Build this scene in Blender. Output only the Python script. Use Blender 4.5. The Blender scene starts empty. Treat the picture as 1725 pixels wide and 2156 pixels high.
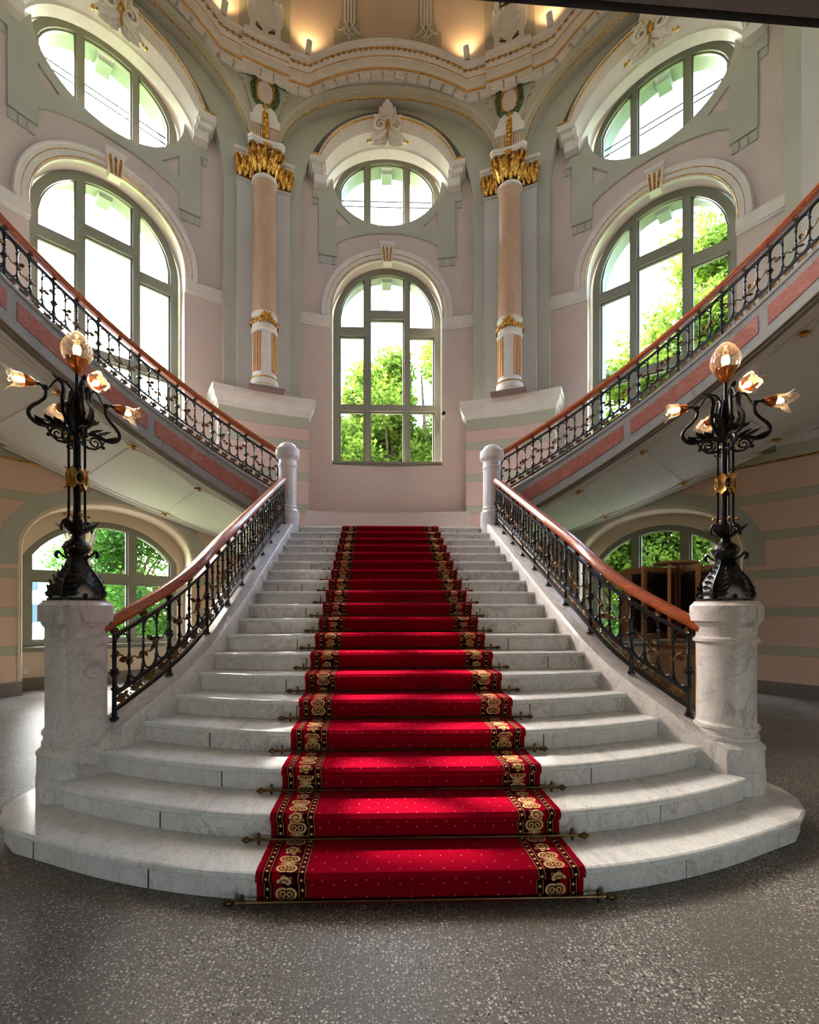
import bpy, bmesh, math, random
from mathutils import Vector, Matrix
from mathutils.geometry import delaunay_2d_cdt

PI = math.pi
scene = bpy.context.scene
COL = scene.collection

# ------------------------------------------------------------------ camera
FPX, CX, YH = 1000.0, 824.0, 1290.0          # focal length, principal column and horizon row in a 1725 x 2156 frame
cam_d = bpy.data.cameras.new('camera')
cam_d.sensor_fit = 'HORIZONTAL'
cam_d.sensor_width = 36.0
cam_d.lens = 36.0 * FPX / 1725.0
cam_d.shift_x = (862.5 - CX) / 1725.0
cam_d.shift_y = (YH - 1078.0) / 1725.0
cam_d.clip_start = 0.05
cam_d.clip_end = 500
cam = bpy.data.objects.new('camera', cam_d)
cam.location = (-0.224, 0.0, 1.454)
cam.rotation_euler = (PI / 2, 0, -0.029)
COL.objects.link(cam)
scene.camera = cam

# ------------------------------------------------------------------ sky, sun, exposure
world = bpy.data.worlds.new('sky')
scene.world = world
world.use_nodes = True
wn = world.node_tree
bg = wn.nodes['Background']
sky = wn.nodes.new('ShaderNodeTexSky')
sky.sky_type = 'NISHITA'
sky.sun_disc = False
sky.sun_elevation = math.radians(45)
sky.sun_rotation = math.radians(-42)
sky.air_density = 1.2
sky.dust_density = 3.0
sky.ozone_density = 1.0
hsv = wn.nodes.new('ShaderNodeHueSaturation')
hsv.inputs['Saturation'].default_value = 1.0
wn.links.new(sky.outputs[0], hsv.inputs['Color'])
wn.links.new(hsv.outputs[0], bg.inputs['Color'])
bg.inputs['Strength'].default_value = 5.0

sun_d = bpy.data.lights.new('sun', 'SUN')
sun_d.energy = 13.0
sun_d.angle = math.radians(1.0)
sun_d.color = (1.0, 0.96, 0.90)
sun = bpy.data.objects.new('sun', sun_d)
sdir = Vector((0.700, -0.714, -1.0)).normalized()      # travels from behind the windows down the stair
sun.rotation_euler = sdir.to_track_quat('-Z', 'Y').to_euler()
sun.location = (-14, 20, 24)
COL.objects.link(sun)

vs = scene.view_settings
vs.view_transform = 'Standard'
vs.look = 'None'
vs.gamma = 1.0
vs.use_curve_mapping = False
vs.exposure = 0.18

YC = 3.45                     # centre of the round stair hall
r_, t_, d1 = 0.155, 0.325, 2.387   # riser, going, distance of the first nosing
LAND = 19 * r_

# ------------------------------------------------------------------ mesh builder
class MB:
    def __init__(s):
        s.v = []; s.f = []; s.uv = None
    def add(s, verts, faces):
        b = len(s.v)
        s.v.extend([tuple(p) for p in verts])
        s.f.extend([tuple(i + b for i in f) for f in faces])
        return s
    def box(s, c, size, rz=0.0, M=None):
        hx, hy, hz = size[0] / 2, size[1] / 2, size[2] / 2
        P = [Vector((x, y, z)) for x in (-hx, hx) for y in (-hy, hy) for z in (-hz, hz)]
        if M is None:
            M = Matrix.Rotation(rz, 4, 'Z')
        c = Vector(c)
        P = [c + M.to_3x3() @ p for p in P]
        return s.add(P, [(0, 1, 3, 2), (4, 6, 7, 5), (0, 4, 5, 1), (2, 3, 7, 6), (0, 2, 6, 4), (1, 5, 7, 3)])
    def tube(s, pts, rad, n=6, closed=False, cap=True, sq=1.0):
        pts = [Vector(p) for p in pts]
        m = len(pts)
        R = rad if isinstance(rad, (list, tuple)) else [rad] * m
        rings = []
        prev = None
        for i, p in enumerate(pts):
            if closed:
                t = pts[(i + 1) % m] - pts[i - 1]
            else:
                t = pts[min(i + 1, m - 1)] - pts[max(i - 1, 0)]
            if t.length < 1e-9: t = Vector((0, 0, 1))
            t.normalize()
            if prev is None:
                a = Vector((0, 0, 1)) if abs(t.z) < 0.9 else Vector((1, 0, 0))
                u = a.cross(t).normalized()
            else:
                u = prev - t * prev.dot(t)
                u = u.normalized() if u.length > 1e-6 else t.orthogonal().normalized()
            prev = u
            w = t.cross(u)
            rings.append([p + (u * math.cos(2 * PI * k / n) + w * math.sin(2 * PI * k / n) * sq) * R[i] for k in range(n)])
        V = [q for r in rings for q in r]
        F = []
        for i in range(m if closed else m - 1):
            j = (i + 1) % m
            for k in range(n):
                l = (k + 1) % n
                F.append((i * n + k, i * n + l, j * n + l, j * n + k))
        if cap and not closed:
            F.append(tuple(range(n - 1, -1, -1)))
            F.append(tuple((m - 1) * n + k for k in range(n)))
        return s.add(V, F)
    def lathe(s, prof, n=24, c=(0, 0, 0), a0=0.0, a1=2 * PI, lob=0, amp=0.0):
        full = abs(a1 - a0 - 2 * PI) < 1e-6
        m = n if full else n + 1
        V = []
        for (r, z) in prof:
            for k in range(m):
                a = a0 + (a1 - a0) * k / n
                rr = r * (1 + amp * math.cos(lob * a)) if lob else r
                V.append((c[0] + rr * math.cos(a), c[1] + rr * math.sin(a), c[2] + z))
        F = []
        for i in range(len(prof) - 1):
            for k in range(n):
                l = (k + 1) % m if full else k + 1
                F.append((i * m + k, i * m + l, (i + 1) * m + l, (i + 1) * m + k))
        return s.add(V, F)
    def sphere(s, c, r, n=10, sc=(1, 1, 1)):
        m = max(4, n // 2 + 1)
        V = []
        for i in range(m + 1):
            th = PI * i / m
            for k in range(n):
                a = 2 * PI * k / n
                V.append((c[0] + r * sc[0] * math.sin(th) * math.cos(a), c[1] + r * sc[1] * math.sin(th) * math.sin(a), c[2] + r * sc[2] * math.cos(th)))
        F = [(i * n + k, (i + 1) * n + k, (i + 1) * n + (k + 1) % n, i * n + (k + 1) % n) for i in range(m) for k in range(n)]
        return s.add(V, F)
    def loft(s, curves, closed=False, wrap=False):
        n = len(curves[0])
        V = [p for c in curves for p in c]
        F = []
        m = len(curves)
        for i in range(m if wrap else m - 1):
            j = (i + 1) % m
            for k in range(n if closed else n - 1):
                l = (k + 1) % n
                F.append((i * n + k, i * n + l, j * n + l, j * n + k))
        return s.add(V, F)
    def leaf(s, p, d, nrm, L, W, curl=0.3, lobes=3, n=9, cup=0.25):
        """lobed leaf: base p, direction d, face normal nrm; the tip curls along nrm"""
        p = Vector(p); d = Vector(d).normalized(); nrm = Vector(nrm)
        nrm = (nrm - d * nrm.dot(d)).normalized()
        sd = d.cross(nrm)
        rows = []
        for i in range(n + 1):
            t = i / n
            w = W * (math.sin(PI * min(1, t * 0.92 + 0.08)) ** 0.75) * 0.5
            if lobes: w *= 0.55 + 0.55 * abs(math.sin(PI * (lobes + .5) * t))
            if i == n: w = W * 0.03
            a = curl * 3.0 * max(0, t - 0.45)
            along = L * (t if t < 0.45 else 0.45 + (math.sin(min(a, 3)) / (3.0 * curl) if curl else t - 0.45))
            up = 0 if t < 0.45 or not curl else L * (1 - math.cos(min(a, 3))) / (3.0 * curl)
            c = p + d * along + nrm * up
            rows.append([c + sd * (-w) + nrm * (cup * w), c + sd * (-w * .5) + nrm * (cup * w * .1), c - nrm * (-0.12 * w), c + sd * (w * .5) + nrm * (cup * w * .1), c + sd * w + nrm * (cup * w)])
        V = [q for r in rows for q in r]
        F = [(i * 5 + k, i * 5 + k + 1, (i + 1) * 5 + k + 1, (i + 1) * 5 + k) for i in range(n) for k in range(4)]
        return s.add(V, F)
    def build(s, name, mat, parent=None, smooth=True, world=False, ang=40):
        me = bpy.data.meshes.new(name)
        me.from_pydata(s.v, [], s.f)
        me.validate()
        if s.uv:
            ul = me.uv_layers.new(name='UVMap')
            for lp in me.loops:
                ul.data[lp.index].uv = s.uv[lp.vertex_index]
        if smooth:
            me.shade_smooth()
            me.set_sharp_from_angle(angle=math.radians(ang))
        if mat: me.materials.append(M(mat))
        return link(name, me, parent, world)

def link(name, me, parent=None, world=False):
    o = bpy.data.objects.new(name, me)
    COL.objects.link(o)
    if parent is not None:
        o.parent = parent
        if world:
            o.matrix_parent_inverse = Matrix.LocRotScale(parent.location, parent.rotation_euler, None).inverted()
    return o

def tag(o, label, cat, group=None):
    o['label'] = label
    o['category'] = cat
    if group: o['group'] = group
    return o

def thing(name, label, cat, loc=(0, 0, 0), rz=0.0, group=None):
    o = bpy.data.objects.new(name, None)
    COL.objects.link(o)
    o.location = loc
    o.rotation_euler = (0, 0, rz)
    o.empty_display_size = 0.1
    return tag(o, label, cat, group)

def structE(name, label=None):
    o = bpy.data.objects.new(name, None)
    COL.objects.link(o)
    o['kind'] = 'structure'
    if label: o['label'] = label
    return o

def struct(o, label=None):
    o['kind'] = 'structure'
    if label: o['label'] = label
    return o

def copy_tree(o, parent=None):
    c = o.copy()
    COL.objects.link(c)
    if parent is not None: c.parent = parent
    for ch in list(o.children): copy_tree(ch, c)
    return c

# ------------------------------------------------------------------ materials
class NX:
    """small wrapper so that node math reads like arithmetic"""
    def __init__(s, nt, k): s.nt = nt; s.k = k
    def op(s, o, b=None, c=None):
        n = s.nt.nodes.new('ShaderNodeMath'); n.operation = o
        for i, q in enumerate((s, b, c)):
            if q is None: continue
            if isinstance(q, NX): s.nt.links.new(q.k, n.inputs[i])
            else: n.inputs[i].default_value = q
        return NX(s.nt, n.outputs[0])
    def __add__(s, b): return s.op('ADD', b)
    def __sub__(s, b): return s.op('SUBTRACT', b)
    def __mul__(s, b): return s.op('MULTIPLY', b)
    def __truediv__(s, b): return s.op('DIVIDE', b)
    def lt(s, b): return s.op('LESS_THAN', b)
    def gt(s, b): return s.op('GREATER_THAN', b)
    def abs(s): return s.op('ABSOLUTE')
    def sin(s): return s.op('SINE')
    def mod(s, b): return s.op('FLOORED_MODULO', b)
    def sqrt(s): return s.op('SQRT')
    def mx(s, b): return s.op('MAXIMUM', b)
    def mn(s, b): return s.op('MINIMUM', b)

def lin(c):
    return tuple(((x / 255.0) / 12.92 if x / 255.0 <= 0.04045 else ((x / 255.0 + 0.055) / 1.055) ** 2.4) for x in c) + (1.0,)

MATS = {}
DEFS = {}
def M(name):
    if name not in MATS:
        m = bpy.data.materials.new(name)
        m.use_nodes = True
        DEFS[name](m, m.node_tree, m.node_tree.nodes['Principled BSDF'])
        MATS[name] = m
    return MATS[name]

def coords(nt, scale=1.0, gen='Object'):
    if gen == 'World':
        g = nt.nodes.new('ShaderNodeNewGeometry'); out = g.outputs['Position']
    else:
        g = nt.nodes.new('ShaderNodeTexCoord'); out = g.outputs[gen]
    return out
def noise(nt, vec, scale, detail=4, rough=0.55, dist=0.0):
    n = nt.nodes.new('ShaderNodeTexNoise')
    n.inputs['Scale'].default_value = scale; n.inputs['Detail'].default_value = detail
    n.inputs['Roughness'].default_value = rough; n.inputs['Distortion'].default_value = dist
    nt.links.new(vec, n.inputs['Vector'])
    return n.outputs['Fac']
def ramp(nt, fac, stops, interp='LINEAR'):
    n = nt.nodes.new('ShaderNodeValToRGB')
    n.color_ramp.interpolation = interp
    e = n.color_ramp.elements
    while len(e) < len(stops): e.new(0.5)
    for i, (p, c) in enumerate(stops):
        e[i].position = p; e[i].color = lin(c)
    nt.links.new(fac, n.inputs[0])
    return n.outputs[0]
def mix(nt, fac, a, b, typ='MIX'):
    n = nt.nodes.new('ShaderNodeMix'); n.data_type = 'RGBA'; n.blend_type = typ
    for sock, q in ((n.inputs[0], fac), (n.inputs[6], a), (n.inputs[7], b)):
        if isinstance(q, NX): nt.links.new(q.k, sock)
        elif isinstance(q, bpy.types.NodeSocket): nt.links.new(q, sock)
        elif isinstance(q, (int, float)): sock.default_value = q
        else: sock.default_value = lin(q)
    return n.outputs[2]
def bump(nt, bs, h, strength=0.2, dist=0.01):
    b = nt.nodes.new('ShaderNodeBump')
    b.inputs['Strength'].default_value = strength; b.inputs['Distance'].default_value = dist
    nt.links.new(h, b.inputs['Height']); nt.links.new(b.outputs[0], bs.inputs['Normal'])

def simple(name, rgb, rough=0.6, metal=0.0, var=0.06, scale=3.0, bmp=0.0, spec=0.5, coat=0.0):
    def f(m, nt, bs):
        v = coords(nt, gen='World')
        n = noise(nt, v, scale, 5)
        a = tuple(max(0, c * (1 - var)) for c in rgb); b = tuple(min(255, c * (1 + var)) for c in rgb)
        nt.links.new(ramp(nt, n, [(0.3, a), (0.7, b)]), bs.inputs['Base Color'])
        bs.inputs['Roughness'].default_value = rough
        bs.inputs['Metallic'].default_value = metal
        bs.inputs['Specular IOR Level'].default_value = spec
        if coat:
            bs.inputs['Coat Weight'].default_value = coat; bs.inputs['Coat Roughness'].default_value = 0.12
        if bmp: bump(nt, bs, noise(nt, v, 60, 4), bmp, 0.004)
    DEFS[name] = f

simple('plaster_pink', (206, 188, 179), 0.85, var=0.025, scale=1.2, bmp=0.05)
simple('plaster_cream', (214, 196, 172), 0.85, var=0.03, scale=1.0, bmp=0.05)
simple('plaster_green', (178, 176, 160), 0.85, var=0.03, scale=1.2, bmp=0.05)
simple('plaster_grey', (188, 185, 178), 0.8, var=0.03, scale=1.2)
simple('stucco_white', (222, 214, 204), 0.7, var=0.03, scale=4)
simple('soffit_cream', (228, 224, 214), 0.85, var=0.02, scale=1.0)
simple('soffit_brown', (128, 118, 104), 0.6, var=0.05, scale=4)
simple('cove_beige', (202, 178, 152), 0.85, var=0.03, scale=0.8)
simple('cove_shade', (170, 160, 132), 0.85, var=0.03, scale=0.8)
simple('window_paint', (124, 124, 108), 0.5, var=0.03)
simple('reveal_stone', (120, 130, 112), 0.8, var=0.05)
simple('baseboard_paint', (120, 110, 100), 0.55, var=0.04)
simple('gold_leaf', (196, 140, 66), 0.34, metal=1.0, var=0.4, scale=26)
simple('backing_brown', (118, 92, 70), 0.8, var=0.06)
simple('gold_paint', (206, 156, 84), 0.4, metal=0.75, var=0.1, scale=8)
simple('bronze_leaf', (98, 74, 50), 0.42, metal=0.8, var=0.35, scale=18)
simple('copper_cup', (176, 110, 62), 0.32, metal=0.9, var=0.2, scale=18)
simple('black_iron', (22, 24, 27), 0.35, metal=0.35, var=0.2, scale=20, spec=0.6)
simple('brass_rod', (104, 82, 52), 0.38, metal=1.0, var=0.15, scale=10)
simple('wreath_green', (84, 100, 70), 0.5, metal=0.2, var=0.35, scale=20)
simple('flute_brown', (172, 122, 96), 0.6, var=0.05)
simple('plinth_brown', (126, 104, 94), 0.6, var=0.05)
simple('gold_dark', (120, 78, 34), 0.5, metal=0.8, var=0.3, scale=20)  # dark core: recess shade between the capital leaves put into the colour
simple('white_plastic', (226, 226, 222), 0.4, var=0.01)
simple('black_plastic', (25, 25, 27), 0.4, var=0.01)
simple('bark', (92, 80, 66), 0.9, var=0.35, scale=9)
simple('lawn', (126, 158, 64), 0.95, var=0.3, scale=3)
simple('asphalt', (160, 158, 155), 0.95, var=0.1, scale=6)
simple('facade', (214, 214, 212), 0.8, var=0.05)
simple('roof_slate', (150, 158, 166), 0.7, var=0.1)
simple('window_dark', (70, 80, 92), 0.2, var=0.05)
simple('car_paint', (196, 200, 206), 0.25, var=0.02)
simple('rubber', (28, 28, 28), 0.8)
simple('mat_board', (168, 152, 128), 0.8, var=0.05)
simple('beam_grey', (112, 110, 112), 0.7, var=0.04)

def wood(name, a, b, rough, coat=0.0, sc=1.0):
    def f(m, nt, bs):
        v = coords(nt, gen='Object')
        mp = nt.nodes.new('ShaderNodeMapping'); nt.links.new(v, mp.inputs[0])
        mp.inputs['Scale'].default_value = (6 * sc, 6 * sc, 22 * sc)
        n = noise(nt, mp.outputs[0], 2.2, 6, 0.6, 0.6)
        nt.links.new(ramp(nt, n, [(0.3, a), (0.68, b)]), bs.inputs['Base Color'])
        bs.inputs['Roughness'].default_value = rough
        bs.inputs['Coat Weight'].default_value = coat; bs.inputs['Coat Roughness'].default_value = 0.1
    DEFS[name] = f
wood('wood_rail', (128, 50, 18), (192, 90, 36), 0.3, 0.6)
wood('wood_oak', (146, 96, 54), (186, 130, 80), 0.45, 0.15)

def marble(name, base, vein, rough=0.25, scale=1.0, amount=0.5, fine=True):
    def f(m, nt, bs):
        v = coords(nt, gen='World')
        mp = nt.nodes.new('ShaderNodeMapping'); nt.links.new(v, mp.inputs[0])
        mp.inputs['Rotation'].default_value = (0.5, 0.35, 0.7)
        mp.inputs['Scale'].default_value = (1.6, 0.6, 1.0)
        oi = nt.nodes.new('ShaderNodeObjectInfo')
        ad = nt.nodes.new('ShaderNodeVectorMath'); ad.operation = 'ADD'
        sc = nt.nodes.new('ShaderNodeVectorMath'); sc.operation = 'SCALE'; sc.inputs[3].default_value = 7.0
        cb = nt.nodes.new('ShaderNodeCombineXYZ')
        for i in range(3): nt.links.new(oi.outputs['Random'], cb.inputs[i])
        nt.links.new(cb.outputs[0], sc.inputs[0]); nt.links.new(mp.outputs[0], ad.inputs[0]); nt.links.new(sc.outputs[0], ad.inputs[1])
        vec = ad.outputs[0]
        n1 = NX(nt, noise(nt, vec, 2.3 * scale, 8, 0.62, 1.6))
        ridge = (n1 - 0.5).abs() * 26.0
        ridge = (ridge.mn(1.0) * -1.0) + 1.0
        msk = NX(nt, noise(nt, vec, 1.1 * scale, 3))
        msk = ((msk - 0.42) * 5.0).mx(0.0).mn(1.0)
        cloud = noise(nt, vec, 5.5 * scale, 6, 0.65)
        lo = tuple(c * 0.945 for c in base)
        col = ramp(nt, cloud, [(0.3, lo), (0.62, base)])
        col = mix(nt, ridge * msk * amount, col, vein)
        if fine:
            n2 = NX(nt, noise(nt, vec, 9 * scale, 6, 0.7, 0.8))
            r2 = (((n2 - 0.5).abs() * 34.0).mn(1.0) * -1.0 + 1.0) * 0.3
            col = mix(nt, r2, col, vein)
        nt.links.new(col, bs.inputs['Base Color'])
        bs.inputs['Roughness'].default_value = rough
        bs.inputs['Specular IOR Level'].default_value = 0.45
    DEFS[name] = f
marble('marble_white', (236, 229, 225), (140, 130, 128), 0.28, 0.9, 0.6)
marble('marble_tread', (240, 240, 236), (150, 146, 142), 0.16, 0.8, 0.4)
marble('marble_grey', (150, 146, 142), (92, 90, 90), 0.4, 1.6, 0.6)
marble('marble_red', (158, 88, 74), (198, 150, 136), 0.35, 0.8, 0.45)
marble('marble_tan', (198, 164, 134), (160, 116, 96), 0.35, 3.2, 0.7)

def f_terrazzo(m, nt, bs):
    v = coords(nt, gen='World')
    base = ramp(nt, noise(nt, v, 0.9, 4), [(0.3, (98, 93, 87)), (0.7, (118, 114, 108))])
    fine = ramp(nt, noise(nt, v, 70, 3), [(0.35, (84, 78, 72)), (0.65, (126, 121, 114))])
    base = mix(nt, 0.4, base, fine)
    out = base
    for scale, th, cut, col, seed in ((72, 0.40, 0.42, (178, 176, 170), 0.0), (50, 0.36, 0.58, (196, 193, 186), 3.1), (44, 0.3, 0.72, (58, 56, 60), 7.7), (80, 0.33, 0.5, (170, 160, 148), 5.2)):
        mp = nt.nodes.new('ShaderNodeMapping'); mp.inputs['Location'].default_value = (seed, seed * 2, 0); nt.links.new(v, mp.inputs[0])
        vo = nt.nodes.new('ShaderNodeTexVoronoi'); vo.inputs['Scale'].default_value = scale; vo.inputs['Randomness'].default_value = 1.0
        vo.voronoi_dimensions = '2D'
        nt.links.new(mp.outputs[0], vo.inputs['Vector'])
        sp = nt.nodes.new('ShaderNodeSeparateColor'); nt.links.new(vo.outputs['Color'], sp.inputs[0])
        pick = NX(nt, sp.outputs[0]).gt(cut)
        clus = NX(nt, noise(nt, v, 1.7, 3)); 
        size = NX(nt, sp.outputs[1]) * (th * 0.75) + (clus - 0.45) * 0.5
        near = (NX(nt, vo.outputs['Distance']) - size).lt(0.0)
        out = mix(nt, pick * near, out, col)
    nt.links.new(out, bs.inputs['Base Color'])
    bs.inputs['Roughness'].default_value = 0.42
    bs.inputs['Specular IOR Level'].default_value = 0.14
DEFS['terrazzo'] = f_terrazzo

STRIPES = [(0.71, 0.865), (1.395, 1.54), (2.07, 2.215), (2.755, 2.905), (3.43, 3.59)]
def striped(name, pink, green, bands, top=None):
    def f(m, nt, bs):
        g = nt.nodes.new('ShaderNodeNewGeometry')
        sp = nt.nodes.new('ShaderNodeSeparateXYZ'); nt.links.new(g.outputs['Position'], sp.inputs[0])
        z = NX(nt, sp.outputs[2])
        n = noise(nt, g.outputs['Position'], 1.1, 4)
        col = ramp(nt, n, [(0.3, tuple(c * .97 for c in pink)), (0.7, pink)])
        msk = None; line = None
        for a, b in bands:
            k = z.gt(a) * z.lt(b)
            l = (z - a).abs().lt(0.006).mx((z - b).abs().lt(0.006))
            msk = k if msk is None else msk.mx(k); line = l if line is None else line.mx(l)
        if top is not None: msk = msk.mx(z.gt(top))
        col = mix(nt, msk, col, green)
        col = mix(nt, line * 0.35, col, (92, 84, 72))
        nt.links.new(col, bs.inputs['Base Color'])
        bs.inputs['Roughness'].default_value = 0.85
    DEFS[name] = f
striped('plaster_striped', (224, 190, 164), (182, 178, 152), STRIPES, 4.13)
striped('plaster_banded', (210, 180, 168), (174, 172, 154), [(3.60, 3.77), (4.29, 4.46), (4.975, 5.144), (5.40, 5.66)], None)

def f_glass(m, nt, bs):
    nt.nodes.remove(bs)
    out = nt.nodes['Material Output']
    tr = nt.nodes.new('ShaderNodeBsdfTransparent'); tr.inputs[0].default_value = (0.96, 0.98, 0.97, 1)
    gl = nt.nodes.new('ShaderNodeBsdfGlossy'); gl.inputs['Roughness'].default_value = 0.02
    fr = nt.nodes.new('ShaderNodeFresnel'); fr.inputs[0].default_value = 1.3
    mx_ = nt.nodes.new('ShaderNodeMixShader')
    nt.links.new(fr.outputs[0], mx_.inputs[0]); nt.links.new(tr.outputs[0], mx_.inputs[1]); nt.links.new(gl.outputs[0], mx_.inputs[2])
    nt.links.new(mx_.outputs[0], out.inputs[0])
DEFS['window_glass'] = f_glass

def f_shade(m, nt, bs):
    nt.nodes.remove(bs)
    out = nt.nodes['Material Output']
    tr = nt.nodes.new('ShaderNodeBsdfTransparent'); tr.inputs[0].default_value = (0.93, 0.88, 0.82, 1)
    gl = nt.nodes.new('ShaderNodeBsdfGlossy'); gl.inputs['Roughness'].default_value = 0.08; gl.inputs[0].default_value = (1, 0.95, 0.9, 1)
    df = nt.nodes.new('ShaderNodeBsdfTranslucent'); df.inputs[0].default_value = (1, 0.86, 0.7, 1)
    v = coords(nt, gen='Object')
    wv = nt.nodes.new('ShaderNodeTexVoronoi'); wv.inputs['Scale'].default_value = 42; wv.feature = 'DISTANCE_TO_EDGE'
    nt.links.new(v, wv.inputs['Vector'])
    edge = NX(nt, wv.outputs['Distance']).lt(0.05)
    lw = nt.nodes.new('ShaderNodeLayerWeight'); lw.inputs[0].default_value = 0.45
    fac = (edge * 0.2 + NX(nt, lw.outputs['Facing']) * 0.42).mn(0.7)
    m1 = nt.nodes.new('ShaderNodeMixShader'); m1.inputs[0].default_value = 0.25
    nt.links.new(gl.outputs[0], m1.inputs[1]); nt.links.new(df.outputs[0], m1.inputs[2])
    m2 = nt.nodes.new('ShaderNodeMixShader'); nt.links.new(fac.k, m2.inputs[0])
    nt.links.new(tr.outputs[0], m2.inputs[1]); nt.links.new(m1.outputs[0], m2.inputs[2])
    nt.links.new(m2.outputs[0], out.inputs[0])
DEFS['shade_glass'] = f_shade

def emit(name, col, strength):
    def f(m, nt, bs):
        bs.inputs['Base Color'].default_value = (*col, 1)
        bs.inputs['Emission Color'].default_value = (*col, 1)
        bs.inputs['Emission Strength'].default_value = strength
    DEFS[name] = f
emit('bulb_warm', (1.0, 0.60, 0.20), 11.0)
emit('bulb_white', (1.0, 0.95, 0.85), 14.0)

def f_leaves(a, b):
    def f(m, nt, bs):
        nt.nodes.remove(bs)
        out = nt.nodes['Material Output']
        v = coords(nt, gen='World')
        c = ramp(nt, noise(nt, v, 1.3, 5, 0.7), [(0.3, a), (0.72, b)])
        df = nt.nodes.new('ShaderNodeBsdfDiffuse'); tl = nt.nodes.new('ShaderNodeBsdfTranslucent')
        nt.links.new(c, df.inputs[0]); nt.links.new(c, tl.inputs[0])
        mx_ = nt.nodes.new('ShaderNodeMixShader'); mx_.inputs[0].default_value = 0.5
        nt.links.new(df.outputs[0], mx_.inputs[1]); nt.links.new(tl.outputs[0], mx_.inputs[2])
        nt.links.new(mx_.outputs[0], out.inputs[0])
    return f
DEFS['leaves_light'] = f_leaves((46, 74, 26), (138, 164, 64))
DEFS['leaves_dark'] = f_leaves((34, 66, 28), (88, 128, 52))

def f_carpet(m, nt, bs):
    uvn = nt.nodes.new('ShaderNodeUVMap')
    sp = nt.nodes.new('ShaderNodeSeparateXYZ'); nt.links.new(uvn.outputs[0], sp.inputs[0])
    u = NX(nt, sp.outputs[0]); v = NX(nt, sp.outputs[1])
    e = (u.abs() * -1.0) + 0.83                 # distance from the edge of the runner
    red, dark, gold, cream = (130, 3, 24), (22, 6, 12), (150, 104, 54), (206, 178, 124)
    pile = noise(nt, coords(nt, gen='World'), 220, 2)
    fld = mix(nt, 0.5, red, ramp(nt, pile, [(0.3, (104, 2, 16)), (0.7, (146, 4, 30))]))
    # scattered little dots on the field
    row = (v / 0.062).op('FLOOR')
    off = row.mod(2.0) * 0.055
    du = ((u + off).mod(0.11)) - 0.055
    dv = (v.mod(0.062)) - 0.031
    dot = (du * du + dv * dv).sqrt().lt(0.0042)
    col = mix(nt, dot, fld, (190, 112, 104))
    # border: two chains and a scroll band
    band = e.gt(0.03) * e.lt(0.255)
    col = mix(nt, band, col, dark)
    inner = e.gt(0.085) * e.lt(0.125)
    col = mix(nt, inner, col, red)
    for c0 in (0.055, 0.232):
        d = (e - c0).abs()
        edge = d.lt(0.019) * d.gt(0.014)
        col = mix(nt, edge, col, gold)
        cv = (v.mod(0.044) - 0.022) / 0.8
        bead = ((e - c0) * (e - c0) * 1.6 + cv * cv).sqrt().lt(0.0095)
        col = mix(nt, bead, col, cream)
    # acanthus scrolls: roses alternating with leafy fans and paired C-curves
    x = e - 0.150
    P = 0.27
    brown = (128, 82, 48)
    ph = v.mod(P) - P / 2
    rr = (x * x + ph * ph).sqrt()
    ang = x.op('ARCTAN2', ph)
    rose = (rr + (ang * 6.0).sin() * 0.006).lt(0.041)
    ring = ((rr * 260.0) + ang * 1.0).sin().gt(-0.1)
    col = mix(nt, rose, col, brown)
    col = mix(nt, rose * ring, col, cream)
    ph2 = (v + P / 2).mod(P) - P / 2
    for sv in (-0.045, 0.045):
        for sx in (-1.0, 1.0):
            q = ph2 - sv
            xx = x - 0.018 * sx
            r3 = (xx * xx + q * q * 1.2).sqrt()
            arc = (r3 - 0.030).abs().lt(0.0062) * (xx * sx).gt(-0.016)
            col = mix(nt, arc, col, cream if sx > 0 else (206, 168, 112))
            col = mix(nt, (r3 - 0.012).abs().lt(0.005), col, (190, 150, 96))
    r2 = (x * x + ph2 * ph2).sqrt()
    a2 = x.op('ARCTAN2', ph2)
    fan = (r2 - ((a2 * 3.0).sin().abs() * 0.034 + 0.008)).lt(0.0)
    col = mix(nt, fan, col, cream)
    col = mix(nt, ((a2 * 3.0).sin().abs().gt(0.96)) * r2.lt(0.05) * r2.gt(0.012), col, brown)
    dm = (x - 0.058).abs() + ph2.abs()
    col = mix(nt, dm.lt(0.009), col, gold)
    nt.links.new(col, bs.inputs['Base Color'])
    bs.inputs['Roughness'].default_value = 0.95
    bs.inputs['Specular IOR Level'].default_value = 0.0
    bs.inputs['Sheen Weight'].default_value = 0.6
    bs.inputs['Sheen Roughness'].default_value = 0.45
    bs.inputs['Sheen Tint'].default_value = (0.9, 0.02, 0.08, 1)
    bump(nt, bs, pile, 0.25, 0.004)
DEFS['carpet_red'] = f_carpet

def f_picture(seed, tone):
    def f(m, nt, bs):
        v = coords(nt, gen='Generated')
        mp = nt.nodes.new('ShaderNodeMapping'); mp.inputs['Location'].default_value = (seed, seed * 1.7, seed); nt.links.new(v, mp.inputs[0])
        n = noise(nt, mp.outputs[0], 3.2, 5, 0.6, 0.8)
        nt.links.new(ramp(nt, n, [(0.3, (22, 18, 16)), (0.5, (48, 36, 30)), (0.62, tone), (0.8, (150, 128, 104))]), bs.inputs['Base Color'])
        bs.inputs['Roughness'].default_value = 0.5
    return f
for i, tone in enumerate([(120, 40, 44), (70, 56, 48), (104, 84, 60), (60, 66, 74)]):
    DEFS['picture_%d' % i] = f_picture(i * 2.3, tone)

# ------------------------------------------------------------------ geometry helpers
def cyl(phi, R, z):
    a = math.radians(phi)
    return (R * math.sin(a), YC + R * math.cos(a), z)

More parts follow.
